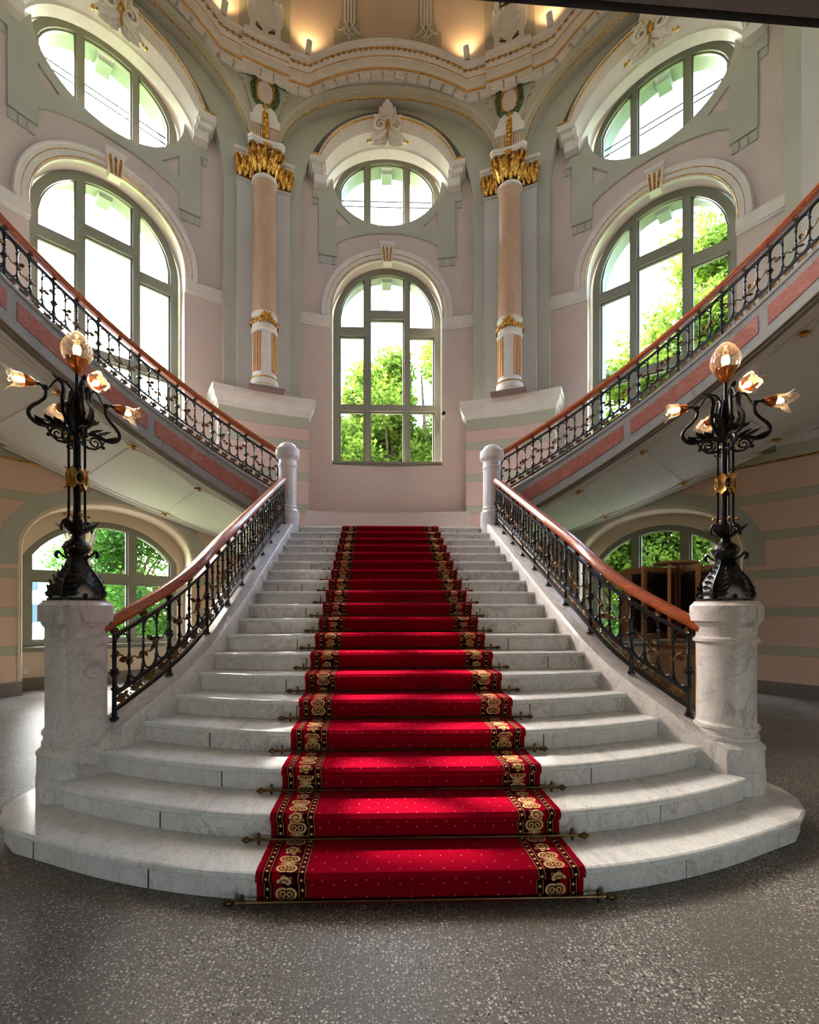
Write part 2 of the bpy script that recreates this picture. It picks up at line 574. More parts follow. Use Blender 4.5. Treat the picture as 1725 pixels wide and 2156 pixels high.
def arch(hw, zb, zs, rise, n=28):
    return [(-hw, zb), (hw, zb), (hw, zs)] + [(hw * math.cos(PI * k / n), zs + rise * math.sin(PI * k / n)) for k in range(1, n)] + [(-hw, zs)]
def ellipse(a, b, zc, n=40, xc=0.0):
    return [(xc + a * math.cos(2 * PI * k / n), zc + b * math.sin(2 * PI * k / n)) for k in range(n)]
def earc(hw, zs, rise, n=30, f=1.0):
    return [(hw * math.cos(PI * k / n), zs + rise * math.sin(PI * k / n)) for k in range(n + 1)]
def seg(hw, zs, za, n=20):
    """circular segment from (-hw, zs) over (0, za) to (hw, zs)"""
    h = za - zs
    R = (hw * hw + h * h) / (2 * h)
    a = math.asin(min(1, hw / R))
    if h > hw: a = PI - a
    return [(R * math.sin(-a + 2 * a * k / n), za - R + R * math.cos(-a + 2 * a * k / n)) for k in range(n + 1)]

def panel(mb, outer, holes, pos, ds=0.22, depth=True, back=False):
    """flat outline with holes -> surface through pos(s, z, k), k = 0 front and 1 back, with edges of real depth"""
    V = []; E = []
    for loop in [outer] + list(holes):
        b = len(V)
        V += [Vector(p) for p in loop]
        E += [(b + i, b + (i + 1) % len(loop)) for i in range(len(loop))]
    vv, ee, ff, *_ = delaunay_2d_cdt(V, E, [], 0, 1e-5)
    def inside(x, y, loop):
        r = False
        for i in range(len(loop)):
            x0, y0 = loop[i - 1]; x1, y1 = loop[i]
            if (y0 > y) != (y1 > y) and x < (x1 - x0) * (y - y0) / (y1 - y0) + x0: r = not r
        return r
    def keep(f):
        x = sum(vv[i].x for i in f) / len(f); y = sum(vv[i].y for i in f) / len(f)
        return inside(x, y, outer) and not any(inside(x, y, h) for h in holes)
    ff = [f for f in ff if keep(f)]
    bm = bmesh.new()
    bv = [bm.verts.new((p.x, 0, p.y)) for p in vv]
    for f in ff:
        try: bm.faces.new([bv[i] for i in f])
        except ValueError: pass
    if ds:
        x0 = min(p.x for p in vv); x1 = max(p.x for p in vv)
        k = math.floor(x0 / ds) + 1
        while k * ds < x1 - 1e-4:
            bmesh.ops.bisect_plane(bm, geom=bm.verts[:] + bm.edges[:] + bm.faces[:], plane_co=(k * ds, 0, 0), plane_no=(1, 0, 0))
            k += 1
    bm.verts.index_update()
    n = len(bm.verts)
    front = [pos(v.co.x, v.co.z, 0) for v in bm.verts]
    F = [tuple(v.index for v in f.verts) for f in bm.faces]
    if depth:
        bk = [pos(v.co.x, v.co.z, 1) for v in bm.verts]
        Fe = []
        for e in bm.edges:
            if len(e.link_faces) == 1:
                a, b = e.verts[0].index, e.verts[1].index
                Fe.append((a, b, b + n, a + n))
        if back: Fe += [tuple(i + n for i in reversed(f)) for f in F]
        mb.add(front + bk, F + Fe)
    else:
        mb.add(front, F)
    bm.free()
    return mb

def cpos(phi0, Rf, Rb, Rref):
    return lambda s, z, k: cyl(phi0 + math.degrees(s / Rref), Rb if k else Rf, z)
def fpos(phi0, d0, d1_):
    a = math.radians(phi0)
    ca, sa = math.cos(a), math.sin(a)
    def p(s, z, k):
        d = d1_ if k else d0
        return (s * ca + d * sa, YC - s * sa + d * ca, z)
    return p
def cline(phi0, pts, R, Rref):
    return [cyl(phi0 + math.degrees(s / Rref), R, z) for s, z in pts]

# ================================================================== SETTING
BAY = 43.0
BAYS = [(0.0, 'center', 1), (-BAY, 'left', 2), (BAY, 'right', 3)]

# floor
mb = MB()
mb.add([(-11, -9, 0), (11, -9, 0), (11, 14.0, 0), (-11, 14.0, 0)], [(0, 1, 2, 3)])
mb.add([(-11, -9, -.2), (11, -9, -.2), (11, 14.0, -.2), (-11, 14.0, -.2)], [(0, 3, 2, 1)])
struct(mb.build('floor', 'terrazzo', smooth=False), 'grey terrazzo floor with pale stone chips')

# lower round wall with two deep window niches
LOW = 41.5
RL = 8.3
def rl(phi): return math.radians(phi) * RL
LN_HW = 1.49
def low_niche(c): return [(p[0] + rl(c), p[1]) for p in arch(LN_HW, 0.0005, 2.6, 1.0, 24)]
holes = []
outer = [(rl(-110), 0), (rl(-LOW) - LN_HW, 0)]
def nich_side(c):
    s = rl(c)
    return [(s - LN_HW, 2.6)] + [(s - LN_HW * math.cos(PI * k / 24), 2.6 + 1.0 * math.sin(PI * k / 24)) for k in range(1, 24)] + [(s + LN_HW, 2.6), (s + LN_HW, 0)]
outer += nich_side(-LOW) + [(rl(LOW) - LN_HW, 0)] + nich_side(LOW) + [(rl(110), 0), (rl(110), 7.0), (rl(61), 7.0), (rl(61), 4.72), (rl(-61), 4.72), (rl(-61), 7.0), (rl(-110), 7.0)]
mb = MB()
panel(mb, outer, [], cpos(0, RL, RL + 0.78, RL), 0.3)
wl = struct(mb.build('wall_lower', 'plaster_striped'), 'round lower wall of pink plaster with grey-green painted bands')
# unseen ring added to stop sky light leaking in over the lower wall
mb = MB()
mb.loft([[cyl(a, 7.56, 4.70) for a in range(-61, 62, 4)], [cyl(a, 9.2, 4.70) for a in range(-61, 62, 4)]])
mb.build('light_seal', 'plaster_cream', wl)
for c in (-LOW, LOW):
    # green painted arch band round the niche, slightly proud, and the soft rounded edge
    mb = MB()
    o = arch(LN_HW + 0.33, 2.2, 2.6, 1.30, 24)
    o = [(LN_HW + 0.05, 2.3), (LN_HW + 0.33, 2.3), (LN_HW + 0.33, 2.6)] + [((LN_HW + .33) * math.cos(PI * k / 24), 2.6 + 1.3 * math.sin(PI * k / 24)) for k in range(1, 24)] + [(-LN_HW - .33, 2.6), (-LN_HW - .33, 2.3), (-LN_HW - .05, 2.3), (-LN_HW - .05, 2.6)] + [(-(LN_HW + .05) * math.cos(PI * k / 24), 2.6 + 1.05 * math.sin(PI * k / 24)) for k in range(1, 24)] + [(LN_HW + .05, 2.6)]
    panel(mb, o, [], cpos(c, RL - 0.012, RL + 0.02, RL), 0.3)
    mb.build('arch_band', 'plaster_green', wl)
    mb = MB()
    curves = []
    for k in range(7):
        a = PI / 2 * k / 6
        off = 0.09 * (1 - math.sin(a)); R = RL + 0.09 * (1 - math.cos(a)) - 0.012
        hw = LN_HW - 0.03 + off
        path = [(-hw, 0.24), (-hw, 1.2), (-hw, 2.0)] + [(-hw * math.cos(PI * q / 30), 2.6 + (1.0 - .03 + off) * math.sin(PI * q / 30)) for q in range(31)] + [(hw, 2.0), (hw, 1.2), (hw, .24)]
        curves.append(cline(c, path, R, RL))
    curves.append(cline(c, path, RL + 0.74, RL))
    mb.loft(curves)
    mb.build('niche_reveal', 'plaster_cream', wl)
    # back wall of the niche
    mb = MB()
    o = arch(LN_HW + 0.25, 0.0, 2.7, 1.1, 24)
    win = [(-1.40, 0.80), (1.40, 0.80)] + list(reversed(seg(1.40, 2.55, 3.34, 20)))
    panel(mb, o, [win], fpos(c, 8.86, 9.15), 0)
    mb.build('niche_wall', 'plaster_cream', wl)
    mb = MB(); 
    mb.add([fpos(c, 8.84, 0)(-1.6, 0, 0), fpos(c, 8.84, 0)(1.6, 0, 0), fpos(c, 8.84, 0)(1.6, .21, 0), fpos(c, 8.84, 0)(-1.6, .21, 0), fpos(c, 8.87, 0)(1.6, .225, 0), fpos(c, 8.87, 0)(-1.6, .225, 0)], [(0, 1, 2, 3), (3, 2, 4, 5)])
    mb.build('niche_skirting', 'baseboard_paint', wl)
# baseboard of the round wall
n0 = math.degrees(LN_HW / RL)
bb = None
for a0, a1 in ((-108, -LOW - n0), (-LOW + n0, LOW - n0), (LOW + n0, 108)):
    mb = MB()
    N = int((a1 - a0) / 2.5) + 1
    A = [a0 + (a1 - a0) * k / N for k in range(N + 1)]
    prof = [(RL, 0.235), (RL - 0.015, 0.235), (RL - 0.03, 0.205), (RL - 0.03, 0.19), (RL - 0.045, 0.18), (RL - 0.045, 0.0)]
    mb.loft([[cyl(a, R, z) for a in A] for R, z in prof])
    for e in (A[0], A[-1]):
        mb.add([cyl(e, R, z) for R, z in prof] + [cyl(e, RL, 0)], [tuple(range(7))])
    o = mb.build('baseboard_round', 'baseboard_paint', bb)
    if bb is None:
        bb = struct(o, 'brown-grey skirting board at the foot of the round wall')
# gilded line and white moulding high on the lower wall
mb = MB(); mb.tube([cyl(a, RL - 0.012, 4.13) for a in range(-108, 109, 3)], 0.017, 6); mb.build('gilded_line', 'gold_leaf', wl)
for sgn in (-1, 1):
    mb = MB()
    A = [sgn * (38 + k * 2.5) for k in range(29)]
    prof = [(RL, 4.36), (RL - 0.02, 4.37), (RL - 0.03, 4.40), (RL - 0.07, 4.46), (RL - 0.075, 4.49), (RL, 4.50)]
    mb.loft([[cyl(a, R, z) for a in A] for R, z in prof])
    mb.build('cornice_moulding', 'stucco_white', wl)
    mb = MB()
    c = Vector(cyl(sgn * 60.5, RL - 0.02, 4.72)); nrm = Vector((-math.sin(math.radians(sgn * 60.5)), -math.cos(math.radians(sgn * 60.5)), 0))
    tv = Vector((nrm.y, -nrm.x, 0))
    for k in range(8):
        a = 2 * PI * k / 8
        mb.leaf(c, tv * math.cos(a) + Vector((0, 0, 1)) * math.sin(a), nrm, 0.17, 0.12, 0.3, 2)
    mb.sphere(c + nrm * .03, 0.035, 8)
    mb.build('rosette', 'stucco_white', wl)

# ---- windows
def window(name, phi, dist, outer, panes, sill=None, label=None, sash=0.036, sfront=0.14):
    w = structE(name, label)
    mb = MB()
    panel(mb, outer, panes, fpos(phi, dist, dist + 0.13), 0, back=True)
    mb.build('frame', 'window_paint', w)
    def shrink(p, d):
        cx = sum(q[0] for q in p) / len(p); cz = sum(q[1] for q in p) / len(p)
        hx = max(abs(q[0] - cx) for q in p); hz = max(abs(q[1] - cz) for q in p)
        return [(cx + (q[0] - cx) * (1 - d / hx), cz + (q[1] - cz) * (1 - d / hz)) for q in p]
    for p in panes:
        q = shrink(p, sash)
        mb = MB(); panel(mb, p, [q], fpos(phi, dist + 0.05, dist + 0.10), 0, back=True)
        s = mb.build('sash', 'window_paint', w)
        mb = MB(); panel(mb, q, [], fpos(phi, dist + 0.07, dist + 0.076), 0, depth=False)
        mb.build('pane', 'window_glass', s, smooth=False)
    if sill:
        z, hw = sill
        mb = MB(); f = fpos(phi, 0, 1)
        a = math.radians(phi)
        def q(u, d, zz): return (u * math.cos(a) + d * math.sin(a), YC - u * math.sin(a) + d * math.cos(a), zz)
        P = [q(u, d, zz) for u in (-hw, hw) for d in (dist - sfront, dist + 0.1) for zz in (z - 0.05, z)]
        mb.add(P, [(0, 1, 3, 2), (4, 6, 7, 5), (0, 4, 5, 1), (2, 3, 7, 6), (0, 2, 6, 4), (1, 5, 7, 3)])
        P = [q(u, d, zz) for u in (-hw + .03, hw - .03) for d in (dist - sfront + .03, dist + 0.1) for zz in (z - 0.09, z - 0.05)]
        mb.add(P, [(0, 1, 3, 2), (4, 6, 7, 5), (0, 4, 5, 1), (2, 3, 7, 6), (0, 2, 6, 4), (1, 5, 7, 3)])
        mb.build('sill', 'window_paint', w)
    return w

def rect(x0, x1, z0, z1): return [(x0, z0), (x1, z0), (x1, z1), (x0, z1)]
def under(x0, x1, z0, fz, n=10):
    return [(x0, z0), (x1, z0)] + [(x1 + (x0 - x1) * k / n, fz(x1 + (x0 - x1) * k / n)) for k in range(n + 1)]
WD = 7.75
def za(x): return 8.30 + 1.122 * math.sqrt(max(0, 1 - (x / 1.122) ** 2))
tall_panes = [rect(-1.122, -.52, 4.94, 6.206), rect(-.41, .41, 4.94, 6.206), rect(.52, 1.122, 4.94, 6.206),
              rect(-1.122, -.52, 6.346, 7.979), rect(-.41, .41, 6.346, 8.383), rect(.52, 1.122, 6.346, 7.979),
              under(-1.115, -.52, 8.176, lambda x: max(8.19, za(x))), under(-.41, .41, 8.579, za), under(.52, 1.115, 8.176, lambda x: max(8.19, za(x)))]
OZ = 11.27
def zo(x): return 0.82 * math.sqrt(max(0, 1 - (x / 1.13) ** 2))
def ov(x0, x1, n=10):
    return [(x0 + (x1 - x0) * k / n, OZ - zo(x0 + (x1 - x0) * k / n)) for k in range(n + 1)] + [(x1 + (x0 - x1) * k / n, OZ + zo(x1 + (x0 - x1) * k / n)) for k in range(n + 1)]
oval_panes = [ov(-1.10, -.52), ov(-.41, .41), ov(.52, 1.10)]
def zl(x, hw=1.28, zs=2.55, zt=3.22):
    h = zt - zs; R = (hw * hw + h * h) / (2 * h)
    return zt - R + math.sqrt(max(0, R * R - x * x))
low_panes = [rect(-1.28, -.545, .90, 2.08), rect(-.405, .405, .90, 2.08), rect(.545, 1.28, .90, 2.08),
             under(-1.28, -.545, 2.25, zl), under(-.405, .405, 2.25, zl), under(.545, 1.28, 2.25, zl)]
wi = 1
for phi, side, idx in BAYS:
    o = [(-1.265, 4.88), (1.265, 4.88), (1.265, 8.30)] + [(1.265 * math.cos(PI * k / 30), 8.30 + 1.265 * math.sin(PI * k / 30)) for k in range(1, 30)] + [(-1.265, 8.30)]
    window('window_%d' % wi, phi, WD, o, tall_panes, (4.92, 1.32), 'tall round-arched window of the %s bay with grey-green frame' % side, sfront=0.33); wi += 1
    window('window_%d' % wi, phi, WD + 0.03, ellipse(1.26, 0.94, OZ, 44), oval_panes, None, 'oval window above the arched window of the %s bay' % side, 0.03); wi += 1
for c, side in ((-LOW, 'left'), (LOW, 'right')):
    o = [(-1.42, 0.78), (1.42, 0.78)] + list(reversed(seg(1.42, 2.55, 3.36, 20)))
    window('window_%d' % wi, c, 8.88, o, low_panes, (0.80, 1.45), 'segmental ground-floor window under the %s flight' % side); wi += 1

# ---- upper bays
RN = 7.5
for phi, side, idx in BAYS:
    hw = math.radians(15.6) * RN
    mb = MB()
    zb = 3.3 if phi == 0 else 4.0
    wh = arch(1.262, 4.83, 8.30, 1.262, 30); oh = ellipse(1.25, 0.93, OZ, 40)
    low = [(-hw, zb), (hw, zb)]
    if phi:
        q = 1 if phi > 0 else -1
        low = [(s_, 3.02 + 2.55 * math.radians(abs(phi) + q * math.degrees(s_ / RN) - 20)) for s_ in (-hw, hw)]
    panel(mb, low + [(hw, 13.2), (-hw, 13.2)], [wh, oh], cpos(phi, RN, RN + 0.42, RN), 0.22)
    wall = struct(mb.build('wall_' + side, 'plaster_pink'), 'pink plaster wall of the %s window bay' % side)
    # outside reveal of both openings with their keystones
    mb = MB()
    ro = arch(1.75, 4.3, 8.3, 1.75, 24); ri = arch(1.17, 4.72, 8.40, 1.17, 24)
    ri = ri[:3 + 11] + [(0.13, 8.40 + 1.16), (0.11, 9.42), (-0.11, 9.42), (-0.13, 8.40 + 1.16)] + ri[3 + 12:]
    panel(mb, ro, [ri], fpos(phi, 8.0, 8.3), 0, back=True)
    panel(mb, ellipse(1.6, 1.3, OZ, 32), [ellipse(1.12, 0.86, OZ + .06, 40)[:8] + [(0.14, OZ + .9), (0.12, OZ + .76), (-0.12, OZ + .76), (-0.14, OZ + .9)] + ellipse(1.12, 0.86, OZ + .06, 40)[13:]], fpos(phi, 8.0, 8.3), 0, back=True)
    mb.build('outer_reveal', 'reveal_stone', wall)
    mb = MB()
    for zz in (OZ + .07, OZ - .06):
        f = fpos(phi, 7.98, 7.98)
        mb.tube([f(-1.1, zz, 0), f(1.1, zz, 0)], 0.012, 6)
    mb.build('tie_bar', 'black_iron', wall)
    # springing band and arch moulding
    for sg in (-1, 1):
        mb = MB()
        P = [(sg * 1.262, 7.96), (sg * hw, 7.96), (sg * hw, 8.17), (sg * 1.262, 8.17)]
        panel(mb, P, [], cpos(phi, RN - 0.075, RN, RN), 0.22)
        panel(mb, [(sg * 1.262, 7.925), (sg * hw, 7.925), (sg * hw, 7.96), (sg * 1.262, 7.96)], [], cpos(phi, RN - 0.045, RN, RN), 0.22)
        mb.build('springing_band', 'stucco_white', wall)
    mb = MB()
    curves = []
    for h, R in ((1.262, RN + .02), (1.262, RN - .05), (1.30, RN - .05), (1.305, RN - .065), (1.40, RN - .065), (1.405, RN - .08), (1.455, RN - .08), (1.47, RN - .10), (1.50, RN - .10), (1.515, RN - .07), (1.515, RN)):
        curves.append(cline(phi, [(-h, 8.16)] + [(-h * math.cos(PI * k / 40), 8.28 + h * math.sin(PI * k / 40)) for k in range(41)] + [(h, 8.16)], R, RN))
    mb.loft(curves)
    mb.build('arch_moulding', 'stucco_white', wall, ang=25)
    mb = MB()
    for h in (1.292, 1.40):
        mb.tube(cline(phi, [(-h, 8.17)] + [(-h * math.cos(PI * k / 40), 8.28 + h * math.sin(PI * k / 40)) for k in range(41)] + [(h, 8.17)], RN - .068, RN), 0.0075, 5)
    mb.build('gilded_line', 'gold_leaf', wall)
    # keystone with three gilded flutes
    mb = MB()
    panel(mb, [(-.10, 9.42), (.10, 9.42), (.15, 9.80), (-.15, 9.80)], [], cpos(phi, RN - .17, RN, RN), 0)
    panel(mb, [(-.165, 9.80), (.165, 9.80), (.19, 9.87), (-.19, 9.87)], [], cpos(phi, RN - .20, RN, RN), 0)
    k_ = mb.build('keystone', 'stucco_white', wall)
    for q in (-1, 0, 1):
        mb = MB()
        mb.tube(cline(phi, [(q * .062, 9.44), (q * .085, 9.66), (q * .092, 9.76)], RN - .168, RN), [.021, .026, .02], 8)
        mb.build('flute', 'gold_leaf', k_)
    # green applied panel round the oval, with drops
    L = [(0, 10.17), (-.35, 10.155), (-.7, 10.07), (-.98, 9.96), (-1.159, 9.84), (-1.159, 9.55), (-1.567, 9.55), (-1.567, 10.80), (-1.705, 10.80), (-1.705, 11.25), (-1.2, 11.75), (-.6, 12.2), (0, 12.32)]
    o = L + [(-x, z) for x, z in reversed(L[1:-1])]
    tri = [(-1.159, 10.60), (-.835, 10.32), (-1.159, 10.20)]
    mb = MB()
    panel(mb, o, [ellipse(1.25, 0.93, OZ, 40), tri, [(-x, z) for x, z in reversed(tri)]], cpos(phi, RN - 0.045, RN + .03, RN), 0.22)
    ap = mb.build('applied_panel', 'plaster_green', wall)
    for sg in (-1, 1):
        for x in (1.19, 1.325, 1.46, 1.60):
            mb = MB(); zt, zb_ = (9.53, 9.37) if x < 1.55 else (10.79, 10.66)
            panel(mb, [(sg * x, zb_ - .0), (sg * (x + .1), zb_), (sg * (x + .1), zt), (sg * x, zt)], [], cpos(phi, RN - 0.03, RN, RN), 0)
            mb.build('drop', 'plaster_green', ap)
    # hood over the oval
    H = MB()
    C = [(1.56, 11.46, 12.56, RN), (1.56, 11.46, 12.54, 7.10), (1.54, 11.43, 12.47, 7.09), (1.50, 11.36, 12.40, 7.13), (1.46, 11.24, 12.20, 7.14), (1.44, 11.20, 12.14, 7.20), (1.40, 11.12, 12.04, 7.33), (1.385, 11.07, 11.99, 7.34), (1.37, 11.02, 11.93, 7.46), (1.37, 11.0, 11.91, RN)]
    H.loft([cline(phi, seg(h, z0, z1, 28), R, 7.3) for h, z0, z1, R in C])
    hood = H.build('hood', 'stucco_white', wall, ang=30)
    for sg in (-1, 1):
        mb = MB()
        for (x0, x1, z0, z1, R) in ((1.36, 1.64, 11.00, 11.20, 7.28), (1.38, 1.70, 11.20, 11.30, 7.18), (1.40, 1.76, 11.30, 11.46, 7.10)):
            panel(mb, [(sg * x0, z0), (sg * x1, z0), (sg * x1, z1), (sg * x0, z1)], [], cpos(phi, R, RN, 7.3), 0)
        mb.build('ear', 'stucco_white', hood)
    mb = MB()
    mb.tube(cline(phi, [(-1.76, 11.435), (-1.56, 11.43)] + seg(1.52, 11.43, 12.46, 28) + [(1.56, 11.43), (1.76, 11.435)], 7.085, 7.3), 0.014, 6)
    mb.build('gilded_line', 'gold_leaf', hood)
    # acanthus crest on the hood
    a = math.radians(phi)
    T = Vector((math.cos(a), -math.sin(a), 0)); Nn = Vector((-math.sin(a), -math.cos(a), 0)); U = Vector((0, 0, 1))
    c0 = Vector(cyl(phi, 7.08, 12.16))
    mb = MB()
    for ang_, L_, W_, zo_ in ((90, .55, .20, .12), (65, .42, .15, .10), (115, .42, .15, .10), (38, .40, .15, .06), (142, .40, .15, .06), (15, .36, .13, .02), (165, .36, .13, .02)):
        q = math.radians(ang_)
        mb.leaf(c0 + U * zo_, T * math.cos(q) + U * math.sin(q), Nn, L_, W_ * 1.45, 0.25, 3)
    for ang_, L_, W_ in ((-35, .42, .2), (-145, .42, .2), (-62, .34, .16), (-118, .34, .16), (-12, .44, .16), (-168, .44, .16)):
        q = math.radians(ang_)
        mb.leaf(c0 - U * .08 + Nn * .05, (T * math.cos(q) + U * math.sin(q)) - Nn * .35, Nn, L_, W_ * 1.4, 0.35, 3)
    cr = mb.build('acanthus_crest', 'stucco_white', hood)
    for sg in (-1, 1):
        mb = MB()
        pts = []
        for k in range(22):
            th = 0.6 * PI + k * 0.42; rr = 0.14 * (1 - k / 26)
            pts.append(c0 + T * (sg * (.165 - rr * math.cos(th) * 1.0)) + U * (.06 + rr * math.sin(th)) + Nn * .05)
        mb.tube(pts, [.042 - k * .0012 for k in range(22)], 6)
        mb.build('volute', 'stucco_white', hood)
        mb = MB(); mb.sphere(c0 + T * (sg * .43) - U * .28 + Nn * .02, .035, 8); mb.sphere(c0 + T * (sg * .37) - U * .27 + Nn * .03, .025, 8)
        mb.build('gilded_bud', 'gold_leaf', hood)
    mb = MB()
    mb.lathe([(0.0, .15), (.03, .12), (.035, .07), (.05, .06), (.05, .02), (.03, -.04), (.012, -.10), (.02, -.2), (.024, -.26), (.0, -.31)], 10, c0 + Nn * .09)
    mb.build('gilded_pendant', 'gold_leaf', hood)

    # recess below: lower ledge (centre bay shows it), wall ring is built with the pedestals
    # jamb order round the niche
    R2 = 7.25
    hw2 = math.radians(BAY / 2) * R2
    mb = MB()
    nh = math.radians(15.2) * R2
    hole = [(-nh, 5.9), (nh, 5.9), (nh, 10.45)] + [(nh * math.cos(PI * k / 30), 10.45 + 2.3 * math.sin(PI * k / 30)) for k in range(1, 30)] + [(-nh, 10.45)]
    outer = [(-hw2, 5.4), (-nh, 5.4)] + [(-nh, 10.45)] + [(-nh * math.cos(PI * k / 30), 10.45 + 2.3 * math.sin(PI * k / 30)) for k in range(1, 30)] + [(nh, 10.45), (nh, 5.4), (hw2, 5.4), (hw2, 13.6), (-hw2, 13.6)]
    panel(mb, outer, [], cpos(phi, R2, RN + .03, R2), 0.22)
    mb.build('jamb_order', 'plaster_green', wall)
    # spandrel with the outer arch
    R1 = 7.04
    hw1 = math.radians(BAY / 2) * R1
    az, ar, ah = 11.0, 1.79, 2.33
    outer = [(-hw1, 11.05), (-ah, 11.05)] + [(-ah * math.cos(PI * k / 34), az + .05 + (ar - .05) * math.sin(PI * k / 34)) for k in range(1, 34)] + [(ah, 11.05), (hw1, 11.05), (hw1, 13.7), (-hw1, 13.7)]
    mb = MB()
    panel(mb, outer, [], cpos(phi, R1, R2, R1), 0.22)
    mb.build('spandrel', 'plaster_green', wall)
    mb = MB()
    curves = []
    for h, rr, R in ((2.33, 1.79, R1 - .005), (2.36, 1.83, R1 - .02), (2.37, 1.84, R1 - .03), (2.43, 1.93, R1 - .03), (2.44, 1.945, R1 - .05), (2.49, 2.04, R1 - .06), (2.52, 2.10, R1 - .03), (2.53, 2.12, R1 + .005)):
        curves.append(cline(phi, [(-h * math.cos(PI * k / 40), 11.0 + rr * math.sin(PI * k / 40)) for k in range(1, 40)], R, R1))
    mb.loft(curves)
    mb.build('archivolt', 'plaster_green', wall, ang=20)
    mb = MB()
    for h, rr, r0 in ((2.335, 1.80, .013), (2.40, 1.90, .006)):
        mb.tube(cline(phi, [(-h * math.cos(PI * k / 44), 11.0 + rr * math.sin(PI * k / 44)) for k in range(1, 44)], R1 - .028, R1), r0, 5)
    mb.build('gilded_line', 'gold_leaf', wall)

# ---- ring wall with pedestals at the foot of the columns
RP = 7.03
def rp(phi): return math.radians(phi) * RP
def zlow(phi):
    a = abs(phi)
    return 2.6 if a < 20 else 2.95 + 2.55 * math.radians(a - 20)
ring = structE('wall_ring', 'pink plaster wall ring with grey-green painted bands')
# centre plinth below the niche
mb = MB()
panel(mb, [(rp(-16), 2.7), (rp(16), 2.7), (rp(16), 3.66), (rp(-16), 3.66)], [], cpos(0, RP, RN, RP), 0.2)
mb.build('plinth', 'plaster_pink', ring)
for pc in (-64.5, -21.5, 21.5, 64.5):
    a0, a1 = pc - 7.5, pc + 7.5
    P = [(rp(a0), 5.66), (rp(a0), zlow(a0)), (rp(pc), zlow(pc)), (rp(a1), zlow(a1)), (rp(a1), 5.66)]
    mb = MB()
    panel(mb, P, [], cpos(0, RP, RN + .02, RP), 0.2)
    pd = mb.build('pedestal', 'plaster_banded', ring)
    mb = MB()
    A = [a0 + (a1 - a0) * k / 10 for k in range(11)]
    prof = [(0, 5.64), (.03, 5.66), (.03, 5.72), (.06, 5.74), (.10, 5.80), (.105, 5.86), (.13, 5.87), (.13, 6.00), (-.4, 6.0)]
    def ringpt(a, d):
        k = math.degrees(max(d, 0) / RP)
        aa = a - k if a == A[0] else a + k if a == A[-1] else a
        return aa, RP - d
    mb.loft([[cyl(ringpt(a, d)[0], ringpt(a, d)[1], z) for a in A] for d, z in prof])
    for e, s_ in ((A[0], -1), (A[-1], 1)):
        inn = []
        for d, z in prof[:-1]:
            k = math.degrees(max(d, 0) / RP) * s_
            inn.append((cyl(e + k, RP - d, z), cyl(e + k, RN + .1, z)))
        mb.loft([[p[0] for p in inn], [p[1] for p in inn]])
    mb.build('pedestal_cornice', 'stucco_white', pd, ang=30)
# wall strips beside the diagonal niches (below the pedestal cornice they are hidden by the flights)

# ---- pilasters behind the columns
for pc in (-64.5, -21.5, 21.5, 64.5):
    mb = MB()
    hwp = math.radians(4.35) * 7.15
    panel(mb, rect(-hwp, hwp, 5.98, 10.46), [], cpos(pc, 7.13, 7.27, 7.15), 0.2)
    panel(mb, rect(-hwp - .02, hwp + .02, 10.40, 10.455), [], cpos(pc, 7.10, 7.27, 7.15), 0.2)
    w_ = struct(mb.build('trim_pilaster', 'plaster_grey'), 'grey plaster pilaster behind the column')
    if abs(pc) > 40: continue
    mb = MB()
    panel(mb, rect(-hwp - .03, hwp + .03, 5.98, 6.03), [], cpos(pc, 7.05, 7.27, 7.15), 0.2)
    mb.build('plinth_slab', 'plinth_brown', w_)

# ---- cornice with raised arcs over the bays
RCO = 6.92
def zc(phi):
    q = (phi + BAY / 2) % BAY - BAY / 2
    return 12.65 + (0.68 * (1 - (q / 14.2) ** 2) if abs(q) < 14.2 else 0.0)
def rc(phi):                       # the cornice breaks forward over each pier
    q = abs((phi + BAY / 2) % BAY - BAY / 2)
    return -0.07 if q > 17.6 else 0.0
PH = sorted(set([x for b in (-BAY, 0, BAY) for x in ([b + k * 14.2 / 10 for k in range(-10, 11)] + [b - 17.59, b - 17.61, b + 17.59, b + 17.61, b - 21.5, b + 21.5, b + 16, b - 16])]))
prof = [(0.12, -.165), (0.08, -.15), (.07, -.04), (0.02, -.03), (0.0, 0.0), (-.03, .03), (-.035, .05), (-.04, .19), (-.07, .20), (-.09, .22), (-.17, .36), (-.20, .37), (-.21, .43), (-.17, .47), (.25, .50)]
mb = MB()
mb.loft([[cyl(p, RCO + rc(p) + d, zc(p) + h) for p in PH] for d, h in prof])
cor = struct(mb.build('cornice_round', 'stucco_white', ang=25), 'white stucco cornice running round the hall, arched over each bay')
for h, d, rad in ((0.0, -.012, .02), (.20, -.075, .010)):
    mb = MB(); mb.tube([cyl(p, RCO + rc(p) + d, zc(p) + h) for p in PH], rad, 6)
    mb.build('gilded_line', 'gold_paint', cor)
# egg-and-dart course, piece by piece
egg = MB(); egg.sphere((0, 0, 0), .043, 8, (0.8, .6, 1.25))
egg.tube([(-.054, 0, .05), (-.046, -.012, -.024), (0, -.014, -.062), (.046, -.012, -.024), (.054, 0, .05)], .011, 4)
egg_me = None
p = -60.0
while p < 60:
    o = egg.build('egg_ornament', 'gold_leaf', cor) if egg_me is None else link('egg_ornament', egg_me, cor)
    egg_me = o.data
    o.location = cyl(p, RCO + rc(p) - .145, zc(p) + .285)
    dz = (zc(p + .4) - zc(p - .4)) / (RCO * math.radians(.8))
    o.rotation_euler = (math.radians(-28), math.atan(dz) * -1 * -1 * -1, -math.radians(p))
    p += 1.0
